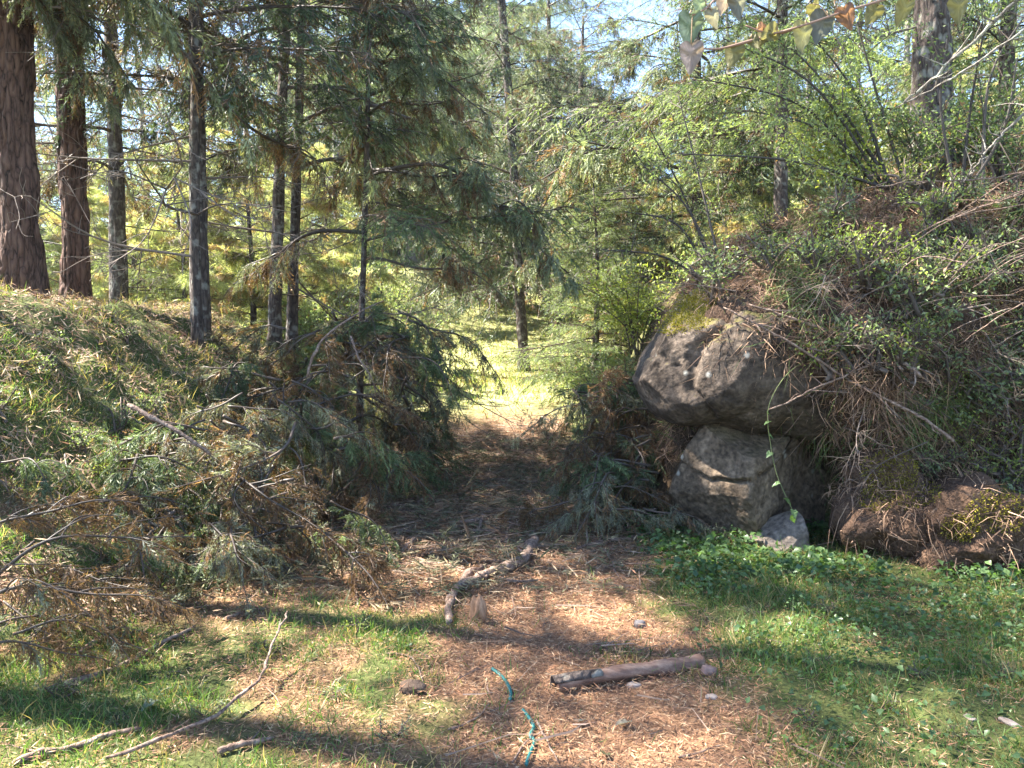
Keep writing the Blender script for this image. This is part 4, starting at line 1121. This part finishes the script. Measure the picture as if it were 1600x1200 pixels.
# ------------------------------------------------------------------ brush: cut boughs heaped beside the lane
def pile(name, label, items, anchor):
    t = thing(name, label, 'brush pile', anchor)
    for (px, py, d, kind, ax, ay, az, sc) in items:
        p = at(px, py, d); add_bough(t, kind, int(rng.integers(9)), p, (ax, ay, az), sc)
    return t
def heap(rows, kinds, r):
    out = []
    for (px0, px1, py0, py1, d0, d1, n, sc) in rows:
        for q in range(n):
            u = r.random()
            px = px0 + (px1 - px0) * u; v = r.random(); py = py0 + (py1 - py0) * v; d = d0 + (d1 - d0) * (1 - v)
            p = at(px, py, d); zg = H1(p[0], d)
            if p[2] < zg + .08:
                p[2] = zg + .08
            # pixel row of the lifted point
            rel = p - CAM; cp, sp_ = math.cos(PITCH), math.sin(PITCH)
            yc = rel[1] * cp - rel[2] * sp_; zc = rel[1] * sp_ + rel[2] * cp
            out.append((800 + F * rel[0] / yc, 600 - F * zc / yc, p[1], kinds[int(r.integers(len(kinds)))], r.normal() * .5, r.uniform(-.1, .75), r.uniform(0, 6.28), sc * r.uniform(.7, 1.2)))
    return out
r1 = np.random.default_rng(77)
pile('brush_pile', 'heap of withered grey-green cut conifer boughs on the left of the lane', heap([(210, 530, 640, 840, 5.2, 6.6, 46, .66), (280, 500, 610, 680, 6.3, 6.8, 12, .62)], ['cut', 'cut', 'cutgreen', 'brown'], r1), tuple(on_ground(370, 800)))
pile('brush_pile', 'big dark mound of cut conifer boughs behind, under the weeping conifer', heap([(390, 660, 510, 740, 7.2, 9.4, 58, .82), (480, 640, 480, 560, 8.8, 9.8, 14, .8), (360, 480, 560, 680, 7.6, 8.6, 12, .7)], ['cut', 'cutgreen', 'cut', 'brown'], r1), tuple(on_ground(560, 740)))
pile('brush_pile', 'brown and green cut boughs heaped between the lane and the boulders', heap([(890, 1030, 590, 800, 6.6, 8.4, 40, .62), (930, 1040, 590, 680, 8.0, 9.0, 9, .6)], ['cut', 'cutgreen', 'brown'], r1), tuple(on_ground(960, 780)))
pile('brush_pile', 'low scatter of cut boughs at the left edge of the foreground', heap([(-60, 220, 830, 960, 4.0, 4.9, 14, .42), (-40, 200, 700, 820, 5.0, 5.8, 10, .5)], ['cut', 'brown', 'cutgreen'], r1), tuple(on_ground(60, 900)))

lb = bpy.data.objects['brush_pile.003']
for (px, py, d, k, ax, ay, az, sc) in [(-30, 905, 3.7, 0, .2, -.42, .35, .62), (-50, 950, 3.6, 1, -.2, -.25, .25, .6), (-60, 860, 4.1, 2, .3, -.5, .2, .6), (20, 985, 3.7, 0, .0, -.1, .1, .42), (-40, 1010, 3.5, 1, .3, .05, .5, .4),
                                       (30, 820, 4.5, 2, .1, -.35, .3, .6), (60, 900, 4.2, 1, .0, -.2, -.2, .5)]:
    add_bough(lb, 'brown', k, at(px, py, d), (ax, ay, az), sc)

# ------------------------------------------------------------------ sticks, log and small things on the ground
def stick(label, px_pts, r0, r1=None, lift=.0, name='fallen_stick', mat=None, twigs=0, cat='stick', group=None, pts=None, n=18, rough=.04, bury=.25):
    if pts is None:
        pts = []
        for q in px_pts:
            p = on_ground(q[0], q[1])
            if len(q) > 2: p = CAM + (p - CAM) * .985; p = p + np.array([0, 0, 0]); p = at(q[0], q[1], max(p[1] - q[2] * 1.2, 1.5))
            else: p = p + np.array([0, 0, r0 * (1 - bury)])
            pts.append(p)
    n = max(n, 18); p = spline(pts, n); r1 = r0 * .5 if r1 is None else r1
    ln = np.linalg.norm(p[-1] - p[0]); wv = np.cumsum(rng.normal(size=(n, 3)), 0); wv -= wv[0] + (wv[-1] - wv[0]) * np.linspace(0, 1, n)[:, None]
    p = p + wv * (.006 * min(ln, 1.2)) * [1, 1, .5]
    if px_pts is not None: p[:, 2] = np.maximum(p[:, 2], H(p[:, 0], p[:, 1]) + r0 * .75 + .008)
    c = p[0].copy(); mb = MB()
    rv = np.linspace(r0, r1, n) * (1 + .10 * rng.normal(size=n)); rv[rng.integers(2, n - 2)] *= 1.35; rv[0] *= .7; rv[-1] *= .6
    tube(mb, p - c, rv, np.array([.18, .14, .115]) * rnd(.7, 1.3), 8 if r0 > .02 else 6, rough)
    for q in range(twigs):
        k = int(rng.integers(2, n - 1)); l = rnd(.08, .3)
        d_ = unit(unit(p[min(k + 1, n - 1)] - p[k - 1]) * .6 + rng.normal(size=3) * [.6, .6, .25])
        e = p[k] + d_ * l; e[2] = max(e[2], H1(e[0], e[1]) + .005)
        tube(mb, spline([p[k] - c, (p[k] + e) / 2 - c + rng.normal(size=3) * .02, e - c], 6), np.linspace(r1 * .6, .0015, 6), np.array([.18, .14, .115]), 4)
    o = obj(name, mb.mesh(name, mat or M_stick, True), None, c)
    return put(o, label, cat, group)

stick('crooked thick grey branch lying across the middle of the near lane', [(836, 850), (829, 872), (800, 890), (765, 902), (740, 915), (716, 926)], .046, .03, twigs=2, name='fallen_branch', cat='branch', n=26)
stick('forked-off bent end of branch curving down beside the stump', [(757, 895), (733, 905), (715, 925), (703, 950), (700, 982)], .034, .022, name='fallen_branch', cat='branch', n=22)
hero = [
    ('pale stick with dark ends lying among grass at lower left', [(75, 1085), (190, 1048), (250, 1015), (305, 985)], .024),
    ('short dark stick end just right of the pale stick at lower left', [(350, 972), (385, 962), (416, 955)], .017),
    ('short grey stick propped above the long pale stick at left', [(118, 1030), (150, 1005), (195, 975)], .02),
    ('weathered stick running out of the bottom left corner', [(20, 1202), (140, 1168), (222, 1146)], .022),
    ('short dark half-buried stick at bottom left of centre', [(340, 1182), (380, 1172), (428, 1160)], .022),
    ('short upright pale bent stick left of the lane', [(554, 905), (556, 925), (560, 952)], .017),
    ('dark thin stick slanting down towards the lane from the left', [(588, 855), (620, 890), (656, 935)], .014),
    ('thin forked pale twig in the foreground grass left of the rope', [(602, 1025), (635, 1028), (652, 1045), (662, 1075)], .008),
    ('long pale stick lying crosswise behind the crooked branch', [(640, 862), (690, 862), (745, 868)], .016),
    ('straight thin stick just right of the crooked branch', [(757, 932), (785, 915), (815, 902)], .012),
    ('reddish stick pointing from the lane towards the lower boulder', [(895, 862), (950, 852), (1022, 834)], .019),
    ('thin bent stick arching down beside the green leaves on the lane', [(935, 850), (955, 872), (968, 908)], .014),
    ('long brown stick across the lane beyond the crooked branch', [(740, 832), (800, 825), (900, 830)], .014),
    ('dark straight stick across the shaded lane', [(600, 850), (680, 838), (760, 812)], .014),
    ('thin stick lying along the bottom edge near the rope', [(800, 1198), (818, 1170), (850, 1148)], .009),
    ('thin twig crossing the lower end of the rope', [(838, 1130), (852, 1160), (872, 1198)], .008),
    ('thin dark twig on the straw left of the rope', [(700, 1145), (740, 1130), (765, 1105)], .008),
    ('long thin twig across the needles at lower right', [(1060, 1190), (1090, 1182), (1130, 1172)], .008),
    ('grey stick lying at the sunny far end of the lane', [(846, 653), (860, 660), (876, 668)], .03),
]
for lab, pp, r_ in hero:
    r_ *= .68
    stick(lab, pp, r_, r_ * .6, twigs=1 if r_ < .015 else 0)
# the long bent cane held off the ground at the lower left
c0 = on_ground(165, 1200); c1 = on_ground(300, 1135)
stick('long pale bent cane arching up over the grass at lower left', None, .009, .005, pts=[c0 + [0, 0, .04], at(300, 1135, 3.15), at(370, 1088, 3.4), at(415, 1040, 3.65), at(440, 990, 3.9), at(449, 955, 4.05)], n=30)
stick('long grey branch slanting across the top of the grey-green brush heap', None, .017, .011, twigs=5, pts=[at(200, 632, 5.6), at(250, 660, 5.5), at(300, 690, 5.45), at(330, 710, 5.5)], n=20, name='fallen_branch', cat='branch')
stick('bare forked twig sticking out of the dark brush mound', None, .012, .003, pts=[at(548, 525, 7.3), at(562, 560, 7.2), at(580, 585, 7.1), at(590, 620, 7.1)], twigs=8, name='dead_branch', cat='branch', n=18)
stick('thin arched stem bending over the dark brush mound', None, .016, .006, pts=[at(480, 590, 7.4), at(490, 550, 7.4), at(520, 515, 7.5), at(560, 488, 7.7), at(600, 470, 8.0)], name='dead_branch', cat='branch', n=20)

r2 = np.random.default_rng(9)
rs = []
for k in range(95):
    y = r2.uniform(5.4, 13.5); x = r2.uniform(-1.2, 1.0); a = r2.normal() * .5 + (0 if r2.random() < .75 else 1.3); l = r2.uniform(.25, .95)
    rs.append((y, x, a, l))
rs.sort()
for k, (y, x, a, l) in enumerate(rs):
    q = [np.array([x + math.cos(a) * l * u + r2.normal() * .025, y + math.sin(a) * l * u + r2.normal() * .025]) for u in (-.5, 0, .5)]
    rr = r2.uniform(.007, .021)
    stick('brown stick strewn on the shaded lane, %s nearest to the camera' % ordinal(k), None, rr, rr * .6,
          pts=[np.array([v[0], v[1], H1(v[0], v[1]) + rr * .8 + .015 * r2.random()]) for v in q], group='sticks strewn on the lane', twigs=int(r2.integers(0, 3)), n=12)

# log
a = on_ground(872, 1080); b = on_ground(1096, 1040)
lg = thing('log', 'short barkless reddish-grey log lying on the lane at lower right', 'log', a)
mb = MB(); u = np.linspace(0, 1, 60)
L_ = (b - a)[None] * u[:, None]; L_[:, 2] += .028 + .01 * np.sin(u * 5)
tube(mb, L_, .028 + .012 * u + .003 * np.sin(u * 19), np.array([.25, .18, .15]), 20, .025, ridges=9, seed=4)
M_log = mat_noise('log_wood', [(.3, (.085, .045, .032)), (.5, (.20, .115, .08)), (.72, (.35, .235, .165))], 9, 8, .75, .5, .01, .3, (1, 3, 3))
obj('trunk', mb.mesh('trunk', M_log, True), lg)
mb = MB()
th = np.linspace(-.9, 2.2, 9); uu = np.linspace(-.03, .28, 9)
ax = unit(b - a); sd = unit(np.cross(ax, [0, 0, 1.]))
G = np.array([[(b - a) * q + np.array([0, 0, .028]) + (.037 + .007 * math.sin(9 * q + 3 * w)) * (-sd * math.sin(w) + np.array([0, 0, 1]) * math.cos(w)) for w in th] for q in uu])
i = np.arange(8)[:, None] * 9; j = np.arange(8)[None]; q0 = (i + j).ravel()
mb.add(G.reshape(-1, 3), np.r_[np.c_[q0, q0 + 1, q0 + 10], np.c_[q0, q0 + 10, q0 + 9]], np.array([.1, .08, .07]))
bk = obj('bark', mb.mesh('bark', M_bark_dark, True), lg)
so = bk.modifiers.new('thick', 'SOLIDIFY'); so.thickness = .008

def chunk(name, label, px, py, sx, sy, sz, mat, cat, seed=0, taper=0., rot=0., sink=.2, amp=.12, group=None):
    p = on_ground(px, py)
    n, k = 18, 12
    th = np.linspace(0, 2 * PI, n, endpoint=False); ph = np.linspace(.02, PI - .02, k)
    V = []
    for a_ in ph:
        for t_ in th:
            v = np.array([math.sin(a_) * math.cos(t_), math.sin(a_) * math.sin(t_), math.cos(a_)])
            v = np.sign(v) * np.abs(v) ** .8
            v *= 1 + amp * (2 * mnoise.noise(Vector(v * 1.3 + seed)) + mnoise.noise(Vector(v * 3 + seed)))
            f = 1 - taper * (v[2] * .5 + .5)
            V.append([v[0] * sx * f, v[1] * sy * f, v[2] * sz])
    i = np.arange(k - 1)[:, None] * n; j = np.arange(n)[None]; j2 = (j + 1) % n
    A, B, C_, D_ = (i + j).ravel(), (i + j2).ravel(), (i + n + j2).ravel(), (i + n + j).ravel()
    mb = MB(); mb.add(V, np.r_[np.c_[A, C_, B], np.c_[A, D_, C_]], np.array([.2, .2, .2]))
    o = obj(name, mb.mesh(name, mat, True), None, p + np.array([0, 0, sz * (1 - 2 * sink) ]), (0, 0, rot))
    return put(o, label, cat, group)
M_wood = mat_noise('split_wood', [(.3, (.13, .07, .038)), (.55, (.30, .17, .10)), (.75, (.44, .29, .18))], 14, 6, .8, .4, .008, .2, (3, 3, .6))
M_blue = mat_noise('blue_grey_stone', [(.3, (.05, .047, .05)), (.7, (.13, .12, .125))], 12)
M_pinkst = mat_noise('pinkish_stone', [(.3, (.16, .10, .085)), (.7, (.28, .19, .16))], 12)
M_palest = mat_noise('pale_small_stone', [(.3, (.22, .17, .14)), (.7, (.38, .31, .26))], 12)
chunk('wood_stump', 'small pointed split wood stump standing on the straw by the bent branch', 748, 972, .06, .055, .09, M_wood, 'stump', 2.2, .35, .3, .15, .22)
chunk('stone', 'small dark blue-grey stone on the lane', 1000, 980, .036, .03, .026, M_blue, 'stone', 1.)
chunk('stone', 'small pale stone touching the log', 990, 1074, .036, .025, .016, M_palest, 'stone', 3.)
chunk('stone', 'pinkish stone at the right end of the log', 1107, 1053, .04, .03, .026, M_pinkst, 'stone', 4.)
chunk('stone', 'grey stone right of the log on the needles', 1112, 1092, .03, .02, .013, M_palest, 'stone', 6.)
chunk('earth_clod', 'dark clod of earth in the grass left of the rope', 645, 1080, .06, .05, .03, mat_noise('clod_earth', [(.3, (.05, .034, .025)), (.7, (.13, .09, .065))], 20, 8, .95, .9, .02), 'clod', 5.)
chunk('wood_chip', 'pale cut wood chip in the grass at the bottom right corner', 1577, 1132, .018, .05, .012, M_palest, 'wood chip', 10., 0, .4)
chunk('wood_chip', 'small pale wood chip left of the corner chip', 1516, 1124, .02, .03, .01, M_palest, 'wood chip', 11., 0, .2)

# rope
def rope(label, pp, r_):
    pts = [on_ground(*q) + np.array([0, 0, r_ * .9 + .010]) for q in pp]
    p = spline(pts, 60); c = p[0].copy(); mb = MB(); n = len(p)
    arc = np.r_[0, np.cumsum(np.linalg.norm(np.diff(p, axis=0), axis=1))]
    tan = unit(np.gradient(p, axis=0)); a_ = unit(np.cross(tan, [0, 0, 1.])); b_ = np.cross(tan, a_)
    for s_ in range(3):
        w = arc / .022 * 2 * PI / 2 + s_ * 2 * PI / 3
        tube(mb, p - c + r_ * .5 * (np.cos(w)[:, None] * a_ + np.sin(w)[:, None] * b_), r_ * .55, np.array([.02, .3, .28]), 6)
    m, nt, b = newmat('teal_rope'); b.inputs['Base Color'].default_value = (.015, .13, .12, 1); b.inputs['Roughness'].default_value = .5
    return put(obj('rope_piece', mb.mesh('rope_piece', m, True), None, c), label, 'rope')
rope('upper teal rope end poking out of the pale straw', [(769, 1050), (782, 1060), (793, 1074), (798, 1088), (797, 1100)], .0085)
rope('lower wavy teal rope piece running to the bottom edge', [(817, 1115), (827, 1128), (834, 1142), (829, 1155), (835, 1166), (829, 1182), (822, 1202)], .0085)

# ------------------------------------------------------------------ heart-shaped leaves: hanging vine in the upper right, single leaves on the ground
def heart_mesh(name, L, W, col, mat, curl=.12):
    out = spline([(0, 0, 0), (-.2, -.11, 0), (-.42, -.05, 0), (-.5, .16, 0), (-.42, .44, 0), (-.22, .74, 0), (0, 1.0, 0), (.22, .74, 0), (.42, .44, 0), (.5, .16, 0), (.42, -.05, 0), (.2, -.11, 0), (0, 0, 0)], 41)[:-1, :2]
    rr = np.random.default_rng(int(L * 1000 + col[0] * 999))
    out = out * (1 + .010 * np.where(np.arange(40) % 2, 1, -1)[:, None] * (np.abs(out[:, :1]) > .05)) + rr.normal(size=out.shape) * .004
    ring = []; C = []
    for f in (1, .66, .33):
        q = np.c_[out[:, 0] * f, .3 + (out[:, 1] - .3) * f]
        zz = curl * np.abs(q[:, 0]) * 1.6 - .16 * q[:, 1] ** 2 + rr.normal() * .01 + .035 * np.sin(q[:, 1] * 16 + np.abs(q[:, 0]) * 9)
        ring.append(np.c_[q[:, 0] * W, q[:, 1] * L, zz * L]); C.append(np.array(col) * (1.0 if f < 1 else .8) * rr.uniform(.75, 1.2, (40, 1)))
    V = np.concatenate(ring + [np.array([[0, .3 * L, -.05 * L]])]); C = np.concatenate(C + [np.array(col)[None] * 1.15]); T = []
    for k in range(40):
        j = (k + 1) % 40
        for a_ in (0, 40): T += [[a_ + k, a_ + j, a_ + 40 + j], [a_ + k, a_ + 40 + j, a_ + 40 + k]]
        T.append([80 + k, 80 + j, 120])
    mb = MB(); mb.add(V, T, C)
    return mb.mesh(name, mat)
M_vleaf = mat_foliage('vine_leaf', .45, .45, .4, .08, (1.3, 1.3, .9))
lcols = {'green': (.17, .22, .15), 'pink': (.26, .20, .18), 'yellow': (.17, .155, .06), 'olive': (.12, .12, .065), 'orange': (.20, .105, .07), 'cream': (.27, .25, .2), 'grey': (.15, .15, .13)}
HM = {k: heart_mesh('leaf', .078, .064, v, M_vleaf) for k, v in lcols.items()}
def vine(label, stem_pts, lv, root=None):
    P = [np.array(q) for q in stem_pts]
    t = thing('hanging_vine', label, 'vine', P[0])
    mb = MB(); p = spline(P, 60) - P[0]
    tube(mb, p, np.linspace(.006, .0018, 60), np.array([.20, .13, .10]), 6)
    obj('stem', mb.mesh('stem', M_twig, True), t)
    for (px, py, d, col, sc, ang) in lv:
        q = at(px, py, d) - P[0]
        k = int(np.argmin(np.linalg.norm(p - q, axis=1)))
        o = obj('leaf', HM[col], t, q, (math.radians(-68 + rnd(-28, 28)), math.radians(ang), rnd(-.7, .7)), sc)
        mb = MB(); tube(mb, spline([p[k], (p[k] + q) / 2 + [0, 0, .012], q], 6), .0014, np.array([.3, .2, .12]), 4)
        obj('leaf_stalk', mb.mesh('leaf_stalk', M_twig), t)
    return t
vr = at(1720, 420, 4.6); vr[2] = H1(vr[0], vr[1])
vine('long vine with yellow and pink heart-shaped leaves hanging in the upper right', [vr, at(1690, 150, 3.6), at(1640, -40, 2.7), at(1480, -25, 2.35), at(1340, 12, 2.2), at(1260, 38, 2.1), at(1205, 52, 2.1), at(1165, 40, 2.1)],
     [(1258, 38, 2.1, 'olive', 1.0, 5), (1215, 46, 2.1, 'yellow', .75, 60), (1196, 48, 2.1, 'yellow', .6, 30), (1290, 22, 2.15, 'grey', 1.1, 20), (1318, 12, 2.15, 'orange', .8, -20),
      (1270, 6, 2.15, 'yellow', .7, -40), (1186, 40, 2.1, 'orange', .4, -60), (1420, 2, 2.3, 'olive', .9, 10), (1500, -5, 2.35, 'olive', 1., -10), (1372, 8, 2.25, 'yellow', .8, 30)])
vine('shorter vine strand ending in three pale heart-shaped leaves near the gap in the sky', [vr + [.1, .15, 0], at(1700, 60, 3.4), at(1560, -70, 2.5), at(1300, -70, 2.2), at(1140, -12, 2.05), at(1105, 12, 2.0), at(1082, 24, 2.0)],
     [(1078, 22, 2.0, 'green', 1.05, 12), (1080, 68, 2.0, 'pink', .95, 3), (1112, 16, 2.0, 'cream', .6, -25), (1095, -2, 2.0, 'green', .55, 10), (1135, -12, 2.05, 'pink', .8, 15), (1152, -8, 2.05, 'grey', .8, -10)])
vine('thin vine strand with small yellow leaves below the long vine', [at(1290, 30, 2.2), at(1230, 48, 2.12), at(1165, 66, 2.1), at(1125, 76, 2.1), at(1098, 76, 2.05)],
     [(1150, 70, 2.1, 'yellow', .8, 15), (1174, 58, 2.1, 'yellow', .5, -30)])
# green leafy runner hanging in front of the lower boulder
P = [at(1262, 560, 6.0), at(1225, 590, 5.85), at(1200, 640, 5.85), at(1205, 700, 5.88), at(1215, 745, 5.88), at(1235, 790, 5.85), at(1245, 815, 5.85)]
t = thing('boulder_runner', 'thin green runner with small leaves hanging in front of the cracked boulder', 'vine', P[0])
mb = MB(); p = spline(P, 24) - P[0]; tube(mb, p, .003, np.array([.13, .15, .06]), 5); obj('stem', mb.mesh('stem', M_twig), t)
lm = heart_mesh('leaf', .06, .05, (.09, .15, .06), M_leaf)
for k in range(9):
    q = p[min(23, 8 + int(k * 1.9 + rnd(-1, 1)))] + rng.normal(size=3) * .012
    obj('leaf', lm, t, q, (rnd(-.9, -.2), rnd(-.5, .5), rnd(0, 6.28)), rnd(.6, 1.2))

gl = [(903, 1138, 'grey', 'small grey leaf on the needles right of the rope'), (980, 1138, 'cream', 'curled cream-coloured dead leaf on the reddish needles'), (945, 1190, 'olive', 'long olive leaf at the bottom edge of the lane'),
      (955, 912, 'yellow', 'bright yellow-green leaf on the lane near the boulder'), (930, 912, 'yellow', 'second yellow-green leaf left of the bright one on the lane'), (1315, 886, 'cream', 'pale dead leaf in the ground cover below the dark hollow'),
      (1292, 922, 'cream', 'small pale leaf left of the dead leaf in the ground cover'), (790, 855, 'yellow', 'yellow-green leaf beside the end of the crooked branch'), (1455, 880, 'green', 'round green leaf at the foot of the bank on the right'),
      (1555, 912, 'green', 'bright round leaf near the right edge below the bank'), (500, 895, 'green', 'broad green leaf in the litter left of the lane'), (240, 1105, 'green', 'broad dark leaf in the grass at lower left'), (640, 1017, 'green', 'flat green leaf beside the forked pale twig')]
for px, py, c, lab in gl:
    p = on_ground(px, py)
    put(obj('fallen_leaf', HM[c], None, p + np.array([0, 0, .03]), (rnd(-.3, .3), rnd(-.3, .3), rnd(0, 6.28)), rnd(.65, .95)), lab, 'leaf')

# ------------------------------------------------------------------ dead canes and lichened branches over the right bank
canes = [
    ('grey lichen-covered branch slanting up to the right edge in front of the trunk', [at(1412, 160, 6.4), at(1480, 105, 6.2), at(1545, 45, 6.0), at(1640, -40, 5.8)], .010, .014),
    ('second lichen-covered branch crossing low in front of the trunk', [at(1400, 168, 6.5), at(1470, 130, 6.4), at(1560, 70, 6.2), at(1660, 10, 6.0)], .006, .010),
    ('short lichen-covered branch by the right edge pointing down to the bank', [at(1506, 284, 6.2), at(1545, 235, 6.1), at(1640, 130, 6.0)], .006, .012),
    ('long dead branch lying across the mossy boulder', [at(1130, 480, 5.95), at(1230, 530, 5.85), at(1330, 592, 5.75), at(1420, 640, 5.6), at(1490, 690, 5.5)], .007, .013),
    ('thick bent dead branch resting on the bank above the boulders', [at(1170, 475, 6.0), at(1270, 505, 5.9), at(1340, 530, 5.8), at(1400, 555, 5.7), at(1440, 590, 5.6)], .009, .016),
    ('thin forked dead stem leaning over the hollow', [at(1200, 640, 5.9), at(1290, 600, 5.8), at(1380, 560, 5.7)], .006, .009),
    ('curved cane sweeping over the crest of the right bank', [at(1350, 295, 7.0), at(1430, 285, 6.8), at(1520, 282, 6.6), at(1640, 262, 6.3)], .005, .008),
    ('long pale cane slanting across the upper right bank', [at(1395, 395, 6.4), at(1480, 350, 6.2), at(1560, 315, 6.0), at(1660, 280, 5.8)], .005, .008),
]
for lab, P, a_, b_ in canes:
    stick(lab, None, a_, b_, pts=P, name='dead_branch', cat='branch', twigs=9, n=30, mat=M_lichen if 'lichen' in lab else M_stick)
r3 = np.random.default_rng(19)
cs = []
for k in range(16):
    px = r3.uniform(1380, 1560); py = r3.uniform(320, 560); d = r3.uniform(5.5, 6.3)
    cs.append((px, py, d))
cs.sort()
for k, (px, py, d) in enumerate(cs):
    l = r3.uniform(120, 260)
    stick('thin dry cane arching over the right bank, %s from the left' % ordinal(k), None, .0028, .005,
          pts=[at(px, py, d), at(px + l * .4, py - l * r3.uniform(.15, .35), d - .1), at(px + l, py - l * r3.uniform(.2, .5), d - .2)], name='dry_cane', cat='cane', group='dry canes on the right bank', n=14, rough=0)

# ------------------------------------------------------------------ haze
m_, nt_, b_ = newmat('thin_haze'); nt_.nodes.remove(b_)
v_ = nt_.nodes.new('ShaderNodeVolumePrincipled')
v_.inputs['Density'].default_value = .0004; v_.inputs['Color'].default_value = (.82, .90, 1, 1); v_.inputs['Anisotropy'].default_value = .45
nt_.links.new(v_.outputs[0], nt_.nodes['Material Output'].inputs['Volume'])
hb = bpy.data.meshes.new('haze')
hb.from_pydata([(x_, y_, z_) for x_ in (-450, 450) for y_ in (-90, 700) for z_ in (-6, 42)], [], [(0, 1, 3, 2), (4, 6, 7, 5), (0, 4, 5, 1), (2, 3, 7, 6), (0, 2, 6, 4), (1, 5, 7, 3)])
hb.materials.append(m_)
put(obj('haze', hb), 'thin sunlit haze hanging between the trees', 'haze', kind='stuff')
